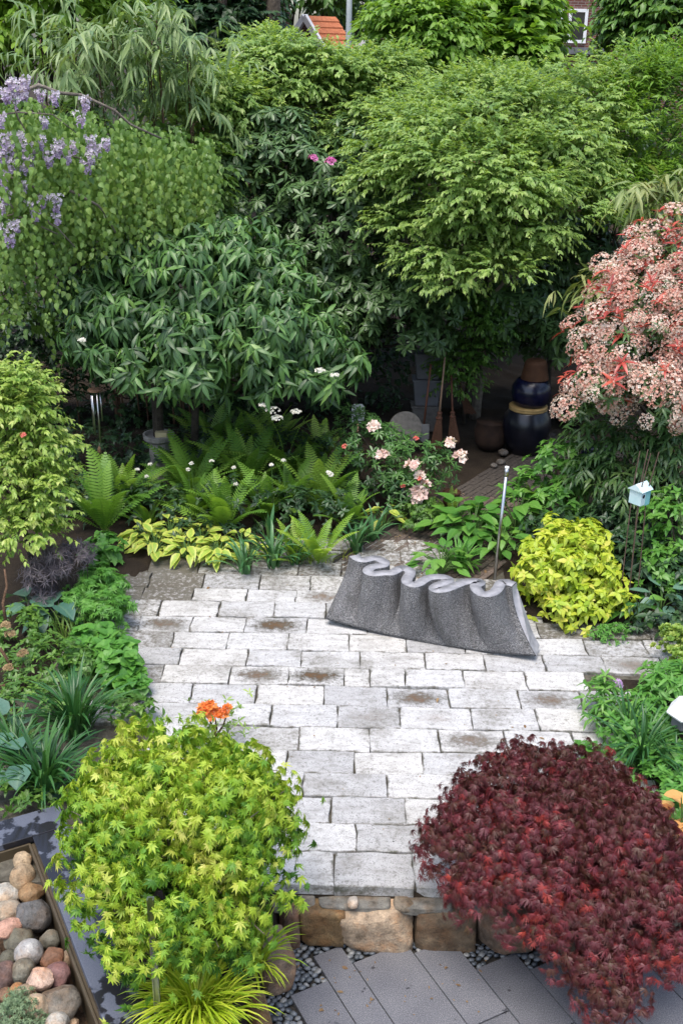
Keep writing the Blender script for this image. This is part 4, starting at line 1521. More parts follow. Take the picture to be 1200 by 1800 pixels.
lay_l = [lobe(880, 230, 14.3, 150, 65, 1.2), lobe(840, 300, 13.5, 150, 70, 1.1), lobe(900, 370, 13.3, 125, 80, 1.0), lobe(750, 290, 14.0, 75, 90, .8), lobe(970, 300, 13.8, 85, 80, .9), lobe(820, 430, 13.3, 105, 60, .9), lobe(1000, 175, 15, 100, 45, .8), lobe(1095, 140, 15.3, 70, 40, .7), lobe(730, 420, 13.8, 50, 60, .6), lobe(900, 170, 15.2, 140, 45, .8), lobe(700, 320, 14.3, 60, 80, .7), lobe(1030, 270, 14.3, 75, 85, .8), lobe(1000, 390, 14.0, 65, 65, .7), lobe(870, 475, 13.0, 90, 38, .8), lobe(780, 210, 14.8, 90, 50, .8)]
tree_spray('layered_tree', 'spreading green tree with layered drooping branches right of centre', 'tree', (1.95, 15.3, 0), lay_l, 7600, .34, 11, .28, .072, LM['layer'], T_OV, None, .07, .24, nl=40, flat=.27, up=.1, ld=.2, dens=.75, shell=(.5, 1.05), barkm=BARK_G, piece='leaf', npiece=300)
lay2 = [lobe(505, 130, 16.5, 70, 55, .9), lobe(600, 160, 16.3, 110, 60, .9), lobe(660, 120, 16.9, 40, 40, .5), lobe(510, 215, 16.0, 95, 55, .8), lobe(650, 225, 15.9, 100, 55, .8), lobe(475, 95, 16.9, 32, 40, .5), lobe(690, 165, 16.8, 70, 55, .8)]
tree_spray('layered_tree', 'pale green layered tree below the orange roof', 'tree', (0.0, 16.8, 0), lay2, 5000, .33, 10, .28, .078, LM['layer'], T_OV, None, .07, .24, nl=30, flat=.28, up=.1, ld=.2, dens=.75, shell=(.5, 1.05), barkm=BARK_G)


# ------------------------------------------------------------------ bamboo
def bamboo(label, base, culms, n, L, mat, spread, tw=.35):
    root = empty('bamboo', base, label, 'bamboo', 'bamboo clumps')
    cb = MB()
    P, D = [], []
    loc = np.array(base)
    for (a, b, c) in culms:
        pts = [a, a + (b - a) * .5, b, c]
        cb.tube([q - loc for q in pts], [.014, .012, .009, .003], 5, False)
        for k in range(n):
            t = rng.random() ** .7
            q = (b + (c - b) * (t * 2 - 1)) if t > .5 else (a + (b - a) * (.35 + 1.3 * t))
            d = rdir(1)[0] * np.array([1, 1, .4]) + UP * .25 + np.array([0, -.35, 0])
            P.append(q + rng.normal(0, spread, 3)); D.append(d)
    cb.build('culms', BARK_B, root, smooth=True)
    M, T, t = sprays(np.array(P), np.array(D), 6, tw, L, .4, .7, .4)
    foliage(root, T_BAM, M, T, t, mat, 'leaf', 200)
    return root


cul = []
for i in range(16):
    px = rng.uniform(90, 330)
    top = V(px + rng.normal(0, 15), rng.uniform(0, 70) + abs(px - 230) * .5, 14.2 + rng.normal(0, .4))
    q = top + np.array([rng.normal(0, .25), -.25, -.12])
    b0 = np.array([top[0] * .9 - .2, 14.6, 0])
    cul.append((b0, top, q))
bamboo('tall silvery green bamboo at the upper left behind the wisteria', (-2.9, 14.6, 0), cul, 30, .25, LM['bamboo'], .26, .28)
cul = []
for i in range(7):
    e = V(rng.uniform(1095, 1150), rng.uniform(300, 370), 12.3)
    cul.append((np.array([4.6, 12.9, 0]), V(1210, rng.uniform(290, 340), 12.4), e))
bamboo('straw coloured bamboo spray leaning in at the right edge', (4.6, 12.9, 0), cul, 12, .26, LM['bamboo2'], .09, .3)
cul = []
for i in range(7):
    e = V(rng.uniform(985, 1040), rng.uniform(500, 560), 12.1)
    cul.append((np.array([4.3, 12.8, 0]), V(rng.uniform(1090, 1130), rng.uniform(455, 480), 12.2), e))
bamboo('green bamboo branch arching down left of the pink flowering shrub', (4.3, 12.8, 0), cul, 12, .22, LM['bamboo2'], .08, .28)
# ------------------------------------------------------------------ wisteria and its hanging leaf curtain
def curtain():
    root = empty('wisteria', (-4.6, 12.0, 0), 'wisteria with lilac flower clusters and a hanging curtain of leaves at left', 'wisteria')
    Ms, Ts, tn = [], [], []
    for k in range(850):
        px = rng.uniform(-40, 385)
        Y = 11.9 + np.clip(px, 0, 400) / 370 * 1.5 + rng.normal(0, .42)
        top = 165 + 70 * max(px, 0) / 370 + abs(rng.normal(0, 110))
        bot = 650 if px < 105 else (470 if px < 200 else 420)
        if top > bot - 30: continue
        ln = rng.uniform(.5, 1.3)
        p = V(px, top, Y)
        zb = V(px, bot + rng.normal(0, 20), Y)[2]
        n = max(3, int(ln / .045))
        sw = rng.normal(0, .06, 2)
        for j in range(n):
            q = p + np.array([sw[0] * j / n, sw[1] * j / n - .0, -.045 * j]) + rng.normal(0, .022, 3)
            if q[2] < zb: break
            d = np.array([rng.normal(0, .45), -.25 + rng.normal(0, .3), -1])
            Ts.append(q); Ms.append((d, np.array([rng.normal(0, .35), -1, .5 + rng.normal(0, .3)])))
            tn.append(rng.random() * .8 + .2 * (j / n))
    ax = np.array([m[0] for m in Ms]); ur = np.array([m[1] for m in Ms])
    T = np.array(Ts)
    M = frame(ax, ur) * rng.uniform(.03, .085, len(T))[:, None, None]
    foliage(root, T_HE, M, T, np.array(tn), LM['vine'], 'leaf', 300)
    # back layer so the curtain is dense
    P, nn, cs, rs = crown([lobe(x, y, 13.1 + x / 370, 90, h, .5) for x, y, h in ((20, 330, 140), (20, 520, 110), (120, 320, 110), (220, 320, 90), (310, 330, 90))], 1500, .22)
    M, T, t = sprays(P, nn, 7, .25, .085, .6)
    v, f, l = bake(T_HE, M, T - np.array(root.location), t * .6, rng.integers(3, size=len(T)))
    tag(link('inner_foliage', mesh_np('inner_foliage', v, f, LM['vine'], l), root), kind='stuff')
    b = MB()
    loc = np.array(root.location)
    for pts, r in (([(-20, 190), (70, 158), (100, 158), (140, 172), (190, 192), (230, 217), (290, 241)], .022), ([(-10, 300), (60, 335), (90, 390), (100, 405), (135, 440)], .013),
                   ([(-10, 180), (20, 165), (35, 200), (38, 225)], .014), ([(-10, 205), (35, 195), (95, 205), (130, 240)], .01), ([(-10, 385), (30, 378), (95, 415)], .011), ([(0, 330), (25, 370), (20, 420)], .01),
                   ([(130, 330), (165, 345), (185, 370), (200, 400)], .016), ([(-20, 262), (60, 268), (120, 262), (150, 275)], .014)):
        q = [V(x, y, 11.45 + max(x, 0) / 370 * 1.0) - loc + rng.normal(0, .028, 3) for x, y in pts]
        b.tube(q, [r * (1 - .6 * i / len(q)) for i in range(len(q))], 6)
    b.tube([(-.6, .2, 0), (-.5, .1, 1.5), (-.3, 0, 3.0), V(-20, 190, 11.4) - loc], [.07, .06, .05, .035], 8)
    b.build('stems', BARK_G, root, smooth=True)
    # racemes
    for (x, y, s) in ((25, 150, 1), (43, 140, 1), (40, 157, 1), (18, 143, .9), (95, 168, .9), (149, 176, 1), (140, 202, 1.1), (77, 212, .8), (5, 242, 1.1), (40, 252, 1.2), (60, 257, 1.1), (84, 270, 1.2), (38, 282, 1.3),
                      (3, 265, 1), (105, 252, .9), (158, 245, 1.1), (186, 250, .9), (160, 270, 1.2), (152, 284, 1.1), (5, 302, 1.4), (40, 326, .8), (96, 348, 1.3), (60, 360, 1.4), (100, 384, .7), (14, 398, 1.7), (130, 256, .8), (20, 255, 1), (10, 160, 1.1), (30, 175, .9), (70, 165, .8), (0, 205, 1), (30, 238, 1.1), (70, 245, 1), (100, 262, .9), (118, 272, .9), (50, 275, 1.1), (20, 285, 1), (172, 262, .8), (75, 352, .8), (8, 345, 1), (0, 365, .9), (28, 395, .8)):
        p = V(x, y - 8, 11.25 + x / 370)
        n = int(60 * s)
        t = rng.random(n)
        a = rng.uniform(0, 6.28, n)
        rad = .068 * s * (1 - .75 * t) * rng.uniform(.5, 1, n)
        pos = np.stack([rad * np.cos(a), rad * np.sin(a), -.15 * s * t], -1)
        d = np.stack([np.cos(a), np.sin(a) - .4, .3 + 0 * a], -1)
        M = frame(np.cross(d, rdir(n)), nrm(d)) * (.018 * rng.uniform(.8, 1.2, n))[:, None, None]
        v, f, l = bake(FLORET, M, pos, np.clip(.9 - t * .7 + rng.normal(0, .15, n), 0.01, .99), rng.integers(3, size=n))
        link('flower_raceme', mesh_np('flower_raceme', v, f, LM['wist'], l), root, p - loc)


curtain()

# ivy wall in the deep shade left, under the viburnum
tree_spray('ivy_hedge', 'dark ivy covered hedge in the shade behind the wind chime', 'hedge', (-3.2, 14.8, 0), [lobe(60, 680, 14.6, 90, 130, .4), lobe(200, 700, 14.8, 100, 130, .4), lobe(350, 700, 15.0, 110, 120, .4), lobe(480, 690, 15.0, 110, 120, .4), lobe(620, 680, 15.8, 120, 120, .4), lobe(120, 600, 14.7, 120, 80, .4), lobe(300, 620, 14.9, 120, 70, .4)], 3000, .22, 7, .22, .075, LM['darkg'], T_HE, None, .03, .6, nl=12)

# ------------------------------------------------------------------ viburnum
vib_l = [lobe(330, 520, 12.6, 200, 120, 1.0), lobe(250, 600, 12.0, 140, 90, .7), lobe(420, 600, 12.0, 160, 95, .8), lobe(520, 640, 12.0, 110, 80, .7), lobe(180, 580, 12.3, 75, 100, .6), lobe(400, 470, 12.9, 150, 80, .8), lobe(500, 560, 12.5, 100, 90, .7), lobe(300, 650, 11.8, 120, 65, .5), lobe(590, 660, 12.0, 48, 45, .4)]
vb, VP, VN = shrub_whorl('viburnum', 'big rounded viburnum with long drooping dark leaves above the ferns', 'shrub', (-1.9, 12.9, 0), vib_l, 3200, .22, 7, 1.2, .7, .178, LM['vib'], T_LA, None, .06, 'leaf', 300, nl=22, barkm=BARK_D, up=.5, cell=12, bottom=.25,
                         tintf=lambda T, t: t ** 1.5)


def corymb(root, p, r, n, fs, mat, temps=FLORET, flat=.45, name='flower_cluster'):
    d = rdir(n); d[:, 2] = np.abs(d[:, 2])
    pos = d * np.array([r, r, r * flat])
    nn = nrm(d + UP * .6 + np.array([0, -.4, 0]))
    M = frame(np.cross(nn, rdir(n)), nn) * (fs * rng.uniform(.8, 1.2, n))[:, None, None]
    v, f, l = bake(temps, M, pos, rng.random(n), rng.integers(len(temps), size=n))
    return link(name, mesh_np(name, v, f, mat, l), root, np.array(p) - np.array(root.location))


for px, py, s in ((480, 722, .08), (487, 735, .06), (520, 724, .05), (562, 652, .05), (588, 660, .04), (462, 712, .04), (144, 598, .035)):
    corymb(vb, V(px, py, 11.35 if py > 590 else 11.6), s, 40, .014, LM['whitef'])

# stone post with its tray, wind chime
STONEP = simple('pitted_concrete', (.2, .185, .165), (.34, .32, .29), 14, .9, .2, .9, .02)
pb = G(283, 842)
po = empty('stone_post', (pb[0], pb[1], 0), 'pitted grey stone post with a tray under the viburnum', 'post')
b = MB(); b.lathe([(.13, -.05), (.128, .3), (.125, .5)], 8); b.build('shaft', STONEP, po)
b = MB(); b.lathe([(.14, .5), (.19, .54), (.195, .6), (.17, .605), (.155, .57), (.0, .565)], 18); b.build('tray', STONEP, po)
b = MB(); b.box((-.02, -.14, .57), (.12, -.05, .66)); b.build('block', simple('pale_wood', (.4, .33, .18), (.52, .44, .26), 8, .7), po)
b = MB(); b.lathe([(.07, .57), (.065, 1.4)], 8); b.build('upper_shaft', BARK_D, po)
wc0 = V(171, 740, 11.7)
wc = empty('wind_chime', (wc0[0], wc0[1], wc0[2] - .3), 'wind chime of slim silver tubes hanging from the viburnum', 'wind chime')
ch = MB(); ch.lathe([(.085, 0), (.085, .015)], 16, (0, 0, .66)); ch.build('top_disc', BARK_B, wc)
for dx, dy, top, bot in ((-.05, .02, .6, .21), (-.022, -.05, .62, .15), (.03, -.05, .64, .06), (.05, .03, .63, .29)):
    c = MB(); c.tube([(dx, dy, bot), (dx, dy, top)], [.0085, .0085], 8); c.build('tube', STEEL, wc, smooth=True)
c = MB(); c.tube([(0, 0, -.08), (0, 0, .9)], [.0015, .0015], 4)
c.build('cord', BARK_D, wc)
c = MB(); c.lathe([(.004, -.12), (.022, -.07), (.02, -.03), (.004, .0)], 10); c.build('wind_catcher', BARK_B, wc)

# ------------------------------------------------------------------ photinia in flower
pho_l = [lobe(1130, 560, 11.2, 95, 100, .7), lobe(1180, 480, 11.4, 85, 70, .6), lobe(1080, 640, 10.9, 75, 90, .5), lobe(1150, 690, 10.8, 95, 90, .6), lobe(1200, 600, 11.0, 70, 150, .6), lobe(1050, 700, 10.9, 50, 70, .4)]
ph = empty('photinia', (3.9, 11.4, 0), 'pink and white flowering shrub with red young leaves at the right edge', 'shrub')
P, nn, cs, rs = crown(pho_l, 1500, .2, dens=1.2)
M, T, t = whorls(P - nn * .08, nn + UP * .4, 6, 1.1, .2, .11)
foliage(ph, T_LA, M, T, t, LM['photg'], None, 0, 'green_foliage')
red = rng.choice(len(P), 240, p=(np.clip(nn[:, 2] + .3, 0.02, 2) / np.clip(nn[:, 2] + .3, 0.02, 2).sum()), replace=False)
M, T, t = whorls(P[red] + nn[red] * .08 + UP * .03, nn[red] + UP * .8, 6, .75, .05, .12)
foliage(ph, T_LA, M, T, t, LM['photr'], 'red_leaf', 200, 'red_foliage')
pc = proj(P)
fr = np.where((nn[:, 1] < .25) & (pc[:, 0] < 1225) & (nn[:, 2] > -.5))[0]
keep = []
for i in rng.permutation(fr):
    if all(np.linalg.norm(P[i] - P[j]) > .075 for j in keep): keep.append(i)
fm = []
for k in range(6):
    n = 110
    d = rdir(n); d[:, 2] = np.abs(d[:, 2])
    pos = d * np.array([.1, .1, .055]) + rng.normal(0, .008, (n, 3))
    q = nrm(d + UP * .5)
    Mx = frame(np.cross(q, rdir(n)), q) * (.0125 * rng.uniform(.7, 1.3, n))[:, None, None]
    v, f, l = bake(FLORET, Mx, pos, np.clip(rng.normal(.2 + .12 * k, .25, n), .01, .99), rng.integers(3, size=n))
    fm.append(mesh_np('flower_cluster', v, f, LM['photf'], l))
for i in keep[:300]:
    o = link('flower_cluster', fm[rng.integers(6)], ph, P[i] + nn[i] * .05 - np.array(ph.location))
    o.rotation_euler = Vector(nn[i] + np.array([0, -.3, .5])).to_track_quat('Z', 'Y').to_euler()
    s = rng.uniform(.7, 1.3); o.scale = (s, s, s)
limbs(ph, (3.9, 11.4, 0), pick(cs, 14), .05, BARK_D)
# glossy evergreen below it
tree_spray('evergreen_shrub', 'dark leafy shrub under the pink flowering shrub behind the birdhouse', 'shrub', (3.6, 11.2, 0), [lobe(1120, 850, 11.0, 100, 90, .4), lobe(1180, 830, 10.9, 70, 90, .4), lobe(1060, 800, 11.4, 60, 60, .4)], 520, .2, 6, .2, .13, LM['photg'], T_LA, None, .03, .5, nl=8)
shrub_whorl('hydrangea', 'fresh green broad leaved shrub at the right edge beside the birdhouse', 'shrub', (3.55, 9.7, 0), [lobe(1185, 930, 9.9, 50, 75, .35), lobe(1170, 1010, 9.6, 45, 55, .3)], 170, .14, 6, 1.25, .1, .085, LM['hostag'], T_OV, None, .025, 'leaf', 150, nl=8, up=.8)

# lime shrub
lime_l = [lobe(1000, 1010, 9.75, 95, 80, .5), lobe(960, 1030, 9.5, 62, 65, .4), lobe(1045, 1040, 9.55, 62, 60, .4), lobe(1005, 960, 9.9, 65, 50, .4), lobe(1000, 1060, 9.4, 75, 42, .35)]
shrub_whorl('lime_shrub', 'rounded lime yellow shrub behind the right end of the stone sculpture', 'shrub', (2.25, 9.7, 0), lime_l, 950, .13, 6, 1.1, .5, .085, LM['lime'], T_OV, None, .03, 'leaf', 300, nl=18, barkm=BARK_B, up=.55, cell=9)

# ------------------------------------------------------------------ left yellow bush and left bed
yb = [lobe(-5, 700, 9.4, 50, 55, .4), lobe(45, 695, 9.4, 42, 45, .4), lobe(25, 740, 9.4, 60, 60, .4), lobe(75, 790, 9.3, 30, 50, .3), lobe(85, 870, 9.1, 42, 45, .3), lobe(20, 850, 9.2, 55, 80, .4), lobe(50, 935, 9.0, 60, 38, .35)]
tree_spray('yellow_leaved_bush', 'yellow green small leaved bush at the left edge', 'shrub', (-2.95, 9.3, 0), yb, 1700, .12, 9, .17, .055, LM['ybush'], T_OV, None, .03, .25, nl=14, piece='leaf', npiece=300, up=.2)
yr = bpy.data.objects['yellow_leaved_bush']
truss(yr, V(41, 766, 8.85), .035, 8, LM['coral'], FLOWER5, 'rose')

shrub_whorl('purple_fennel', 'smoky purple feathery plant above the blue hosta leaves', 'plant', (-2.35, 8.9, 0), [lobe(110, 985, 9.0, 52, 32, .25), lobe(75, 1015, 8.9, 38, 40, .25), lobe(135, 975, 9.1, 40, 25, .2), lobe(90, 1045, 8.9, 30, 30, .2)], 420, .08, 10, 1.2, .1, .065, LM['purple'], T_NA, None, .012, None, 0, nl=14, barkm=BARK_D, up=.5)
mound_l = [lobe(175, 1045, 9.05, 50, 42, .35), lobe(190, 1090, 8.75, 45, 40, .3), lobe(150, 1060, 8.9, 45, 35, .3)]
shrub_whorl('cranesbill', 'dense bright green cranesbill mound at the left edge of the patio', 'plant', (-2.1, 8.9, 0), mound_l, 520, .09, 6, 1.1, .1, .06, LM['mound'], MAPLE, 'green mounds along the left edge', .01, 'leaf', 200, nl=8, barkm=STEM, up=.9, cell=7)
shrub_whorl('cranesbill', 'looser bright green leafy mound below the cranesbill along the patio', 'plant', (-1.75, 8.1, 0), [lobe(205, 1165, 8.2, 42, 42, .3), lobe(160, 1150, 8.3, 50, 42, .3), lobe(225, 1205, 7.9, 30, 22, .2)], 260, .09, 5, 1.15, .1, .075, LM['mound'], T_RO, 'green mounds along the left edge', .01, 'leaf', 200, nl=8, barkm=STEM, up=.9, cell=7)
shrub_whorl('ground_cover', 'low green leafy filler in the left bed', 'plant', (-2.4, 8.0, 0), [lobe(90, 1180, 8.2, 100, 55, .35), lobe(60, 1250, 7.9, 90, 45, .3), lobe(30, 1120, 8.6, 70, 50, .3), lobe(210, 1250, 7.5, 60, 26, .2), lobe(60, 1400, 6.7, 80, 16, .2)], 620, .1, 5, 1.1, .1, .055, LM['midg'], T_OV3, None, .01, None, 0, nl=8, barkm=STEM, up=.8)
STRAPS = strap_set(.022)
THIN = strap_set(.012)
GRASS = strap_set(.008, .15, 2.1, .3)
for (px, py, n, L, lab) in ((135, 1295, 120, .62, 'dark green daylily clump left of the yellow green maple, the upper one'), (80, 1395, 120, .6, 'dark green daylily clump above the basin rim, the lower one'), (30, 1345, 60, .5, 'small daylily clump at the left edge between the two larger ones')):
    tuft('daylily', lab, 'daylily', G(px, py), n, L, LM['dayl'], strap_set(.026, .2, 1.9), 'daylily clumps', rad=.1)
for i in range(9):
    px, py = rng.uniform(90, 170), rng.uniform(1080, 1200)
    tuft('bulb_leaves', 'fading bulb foliage with straw tips in the left bed', 'bulb plant', G(px, py), 9, .38, LM['vine'], strap_set(.02, .12, 1.3), 'fading bulb foliage in the left bed', rad=.04)
for (px, py, n, L, lab) in ((55, 1085, 7, .27, 'blue green hosta under the purple feathery plant'), (100, 1095, 6, .24, 'small blue hosta right of the larger one under the purple plant'), (20, 1310, 5, .24, 'pale blue hosta leaves at the left edge above the daylilies'), (45, 1375, 5, .26, 'broad blue hosta leaves at the left edge above the basin')):
    hosta('hosta', lab, G(px, py + 15), n, L, LM['hostab'], T_RO, 'blue hostas', .22, .14)
# bare curly vine stems lower left
cv = empty('old_vine', G(-30, 1260), 'brown curling vine stems with dry seed heads at the left edge', 'vine')
b = MB(); lc = np.array(cv.location)
for pts in ([(-30, 1215), (20, 1235), (45, 1245), (65, 1265)], [(0, 1140), (20, 1170), (25, 1210), (22, 1240)], [(0, 1205), (30, 1205), (40, 1185), (25, 1170)], [(10, 1090), (5, 1060), (12, 1030), (8, 1000)]):
    b.tube([V(x, y, 7.6 + i * .05) - lc for i, (x, y) in enumerate(pts)], [.014, .012, .01, .007], 6)
b.build('stems', BARK_B, cv, smooth=True)
for x, y in ((10, 1100), (18, 1115), (15, 1175), (40, 1150)):
    corymb(cv, V(x, y, 7.55), .034, 34, .016, LM['brownl'], FLOWER5, .8, 'seed_head')

# ------------------------------------------------------------------ back bed: ferns, hostas, straps
FG = 'green ferns in the back bed'
for i, (px, py, n, L, lab) in enumerate(((185, 935, 15, .95, 'large fern at the left end of the back bed'), (215, 905, 14, .85, 'fern right of the leftmost one, in front of the stone post'), (340, 885, 16, .95, 'tall upright fern right of the stone post'),
        (395, 940, 16, .88, 'bright fern just behind the lime edged hostas'), (430, 870, 15, 1.0, 'fern in the middle of the back bed'), (345, 850, 10, .7, 'shaded fern beside the stone post'), (500, 850, 15, 1.0, 'shaded fern under the right side of the viburnum'),
        (560, 900, 15, .9, 'fern left of the pink rhododendron'), (610, 930, 12, .7, 'small fern below the pink rhododendron'), (420, 800, 11, .8, 'dark fern deep under the viburnum'), (370, 800, 10, .8, 'dim fern behind the stone post'), (480, 790, 10, .75, 'dark fern at the back right of the viburnum'), (560, 820, 9, .7, 'half hidden fern behind the white flower'), (262, 930, 8, .45, 'low fern between the two left ones and the hostas'), (345, 915, 10, .72, 'fern wedged between the bright fern and the stone post'), (465, 915, 11, .75, 'fern right of the bright one behind the strap leaves'), (515, 905, 10, .75, 'fern left of the white flower'), (155, 905, 9, .65, 'fern half hidden by the yellow leaved bush'))):
    g = G(px, py)
    tuft('fern', lab, 'fern', (g[0], g[1], .02), n + 7, L * .95, LM['fern'], FRONDS, FG, 'frond', .05, tilt=.15)
tuft('fern', 'pale lime fern at the front edge beside the sculpture', 'fern', G(560, 988), 18, .6, LM['fernl'], FRONDS, 'pale ferns', 'frond', .06)
tuft('fern', 'pale lime fern left of the other pale one', 'fern', G(525, 990), 14, .48, LM['fernl'], FRONDS, 'pale ferns', 'frond', .05)
HV = 'lime edged hostas at the patio edge'
for px, py, n, L, lab in ((275, 975, 15, .17, 'leftmost lime edged hosta at the back of the patio'), (330, 985, 15, .17, 'second lime edged hosta from the left'), (385, 985, 15, .17, 'third lime edged hosta, below the bright fern'), (425, 975, 10, .15, 'rightmost of the lime edged hostas'), (300, 950, 12, .16, 'lime edged hosta tucked behind the front row'), (255, 960, 10, .15, 'small lime edged hosta at the far left end of the row'), (355, 965, 12, .16, 'lime edged hosta half behind the third one')):
    hosta('hosta', lab, G(px, py), n + 24, L * 1.0, LM['hostav'], T_OV, HV, .16, .22)
hosta('hosta', 'lime edged hosta below the pink rhododendron beside the path', G(675, 930), 12, .17, LM['hostav'], T_OV, HV, .2, .18)
for px, py, n, L, w, lab in ((430, 1000, 26, .38, .05, 'grey green strap leaved clump spilling onto the patio right of the hostas'), (480, 990, 24, .45, .055, 'upright grey green strap leaved clump in the back bed'), (520, 985, 16, .35, .05, 'low strap leaved clump left of the pale fern'), (625, 965, 20, .45, .05, 'arching strap leaved clump behind the left end of the sculpture'), (655, 945, 16, .4, .045, 'strap leaved clump beside the path edging')):
    tuft('strap_leaved_clump', lab, 'bulb plant', G(px, py + 6), n + 8, L * 1.1, LM['strap'], strap_set(w, .15, 1.9, .35), 'strap leaved clumps', rad=.07)
tuft('strap_leaved_clump', 'one tall broad grey green leaf clump standing above the hostas', 'bulb plant', G(475, 975), 6, .6, LM['strap'], strap_set(.055, .05, .8, .35), 'strap leaved clumps', rad=.03)
for px, py in ((510, 1000), (545, 1000), (575, 998), (600, 990)):
    tuft('golden_grass', 'short yellow striped grass tuft hanging over the back edge of the patio', 'grass', G(px, py - 8), 14, .2, LM['hako'], THIN, 'yellow grass tufts at the patio edge', rad=.05)
shrub_whorl('violet_plant', 'small heart leaved green plant left of the lime edged hostas', 'plant', (G(190, 985)[0], G(190, 985)[1], 0), [lobe(185, 970, 10.3, 38, 28, .25)], 110, .08, 5, 1.2, .15, .07, LM['mound'], T_HE, None, .008, 'leaf', 120, nl=5, barkm=STEM, up=.9)
shrub_whorl('cranesbill', 'fine leaved green cushion at the foot of the pink rhododendron', 'plant', (G(740, 930)[0], G(740, 930)[1], 0), [lobe(735, 905, 11.3, 45, 28, .3)], 240, .08, 5, 1.2, .1, .05, LM['midg'], MAPLE, 'green mounds along the left edge', .008, None, 0, nl=5, barkm=STEM, up=.9)
shrub_whorl('shade_ground_cover', 'low dark green growth between the ferns', 'plant', (-1.0, 11.6, 0), [lobe(250, 890, 11.9, 130, 40, .5), lobe(430, 890, 11.7, 120, 45, .5), lobe(560, 900, 11.6, 90, 45, .4), lobe(350, 940, 10.9, 120, 25, .3), lobe(170, 800, 12.9, 120, 50, .5), lobe(150, 870, 12.0, 110, 40, .5), lobe(330, 800, 12.9, 130, 45, .5), lobe(500, 800, 12.9, 130, 45, .5), lobe(640, 850, 12.0, 90, 40, .5)], 1500, .12, 5, 1.2, .15, .07, LM['darkg'], T_OV3, None, .008, None, 0, nl=6, barkm=STEM, up=.7)
# white drumstick buds above the ferns
for i, (px, py) in enumerate(((264, 817), (241, 826), (331, 826), (336, 815), (372, 811), (411, 823), (414, 852), (477, 818), (498, 810), (257, 838))):
    p = V(px, py, 11.2)
    o = empty('white_allium', (p[0] + .02, p[1] + .05, .02), 'small white drumstick bud on a thin stem above the ferns', 'flower', 'white buds above the ferns')
    b = MB(); b.tube([(0, 0, 0), (-.01, -.03, p[2] * .6), p - np.array(o.location)], [.004, .0035, .003], 4); b.build('stem', STEM, o)
    corymb(o, p, .017, 24, .011, LM['whitef'], FLORET, 1.0, 'bud')

# pink rhododendron
pr_l = [lobe(655, 790, 12.0, 75, 55, .45), lobe(720, 820, 11.7, 70, 60, .45), lobe(700, 860, 11.5, 60, 40, .4), lobe(620, 760, 12.3, 45, 45, .4), lobe(765, 840, 11.6, 40, 35, .3)]
pk, PP, PN = shrub_whorl('pink_rhododendron', 'small leaved rhododendron with pale pink flower trusses beside the path', 'rhododendron', (.75, 11.9, 0), pr_l, 460, .14, 7, 1.2, .05, .075, LM['prho'], T_OB, None, .03, 'leaf', 250, nl=14, up=.8, cell=8)
for px, py, s in ((655, 752, 1), (672, 805, 1.0), (790, 782, .9), (808, 808, 1.2), (727, 822, 1.1), (737, 838, .8), (736, 870, 1.35), (745, 855, .9), (730, 880, 1)):
    truss(pk, V(px, py, 11.25), .085 * s, 15, LM['pinkf'], FLOWER5, fr=.55)
for px, py in ((737, 842), (731, 772), (708, 856), (605, 786)):
    truss(pk, V(px, py, 11.2), .035, 9, LM['coral'], FLOWER5, 'flower_bud')
wf = empty('white_azalea', (G(578, 900)[0], 11.4, 0), 'white flower among the ferns left of the pink rhododendron', 'flower')
truss(wf, V(578, 835, 11.3), .05, 10, LM['whitef'], FLOWER5)
b = MB(); b.tube([(0, 0, 0), (0, -.05, .3), V(578, 835, 11.3) - np.array(wf.location)], [.006, .005, .004], 5); b.build('stem', STEM, wf)

# ------------------------------------------------------------------ right middle bed
hosta('hosta', 'broad green leaf clump left of the steel pole', G(830, 960), 46, .2, LM['hostag'], T_HE, 'green broad leaved clumps behind the sculpture', .34, .36)
hosta('hosta', 'broad green leaf clump right of the steel pole', G(905, 945), 44, .2, LM['hostag'], T_HE, 'green broad leaved clumps behind the sculpture', .36, .34)
hosta('hosta', 'fresh green leaf clump between the path and the steel pole', G(800, 945), 34, .2, LM['hostag'], T_HE, 'green broad leaved clumps behind the sculpture', .28, .3)
hosta('hosta', 'fresh green leaf clump between the steel pole and the lime shrub', G(880, 985), 34, .18, LM['hostag'], T_OV, 'green broad leaved clumps behind the sculpture', .26, .28)
hosta('hosta', 'dark green low leaf clump next to the path behind the sculpture', G(775, 1010), 36, .17, LM['hostag'], T_OV, 'green broad leaved clumps behind the sculpture', .2, .28)
tuft('strap_leaved_clump', 'bright green grassy clump left of the steel pole', 'bulb plant', G(805, 1000), 60, .34, LM['mound'], strap_set(.05, .2, 1.3, .3), 'strap leaved clumps', rad=.1)
tuft('fern', 'fern left of the steel pole beside the path', 'fern', G(790, 905), 7, .35, LM['fernl'], FRONDS, 'ferns behind the lime shrub', 'frond', .04)
tuft('fern', 'upright fern behind the lime yellow shrub', 'fern', G(1015, 930), 9, .62, LM['fern'], [FRONDS[2], FRONDS[0]], 'ferns behind the lime shrub', 'frond', .05)
tuft('fern', 'smaller fern left of the upright one behind the lime shrub', 'fern', G(935, 915), 7, .45, LM['fern'], [FRONDS[2], FRONDS[0]], 'ferns behind the lime shrub', 'frond', .05)
shrub_whorl('green_shrub', 'green shrub with glossy leaves in front of the blue jars', 'shrub', (2.6, 11.4, 0), [lobe(985, 820, 11.4, 60, 45, .35), lobe(930, 870, 11.3, 40, 45, .3), lobe(1040, 840, 11.5, 50, 40, .3), lobe(980, 880, 11.2, 60, 40, .3)], 260, .13, 6, 1.15, .15, .09, LM['hostag'], T_OV, None, .02, 'leaf', 150, nl=10, up=.7)
hosta('hosta', 'big blue green hosta behind the birdhouse rods', G(1115, 1010), 9, .26, LM['hostab'], T_RO, 'blue hostas', .3, .2)
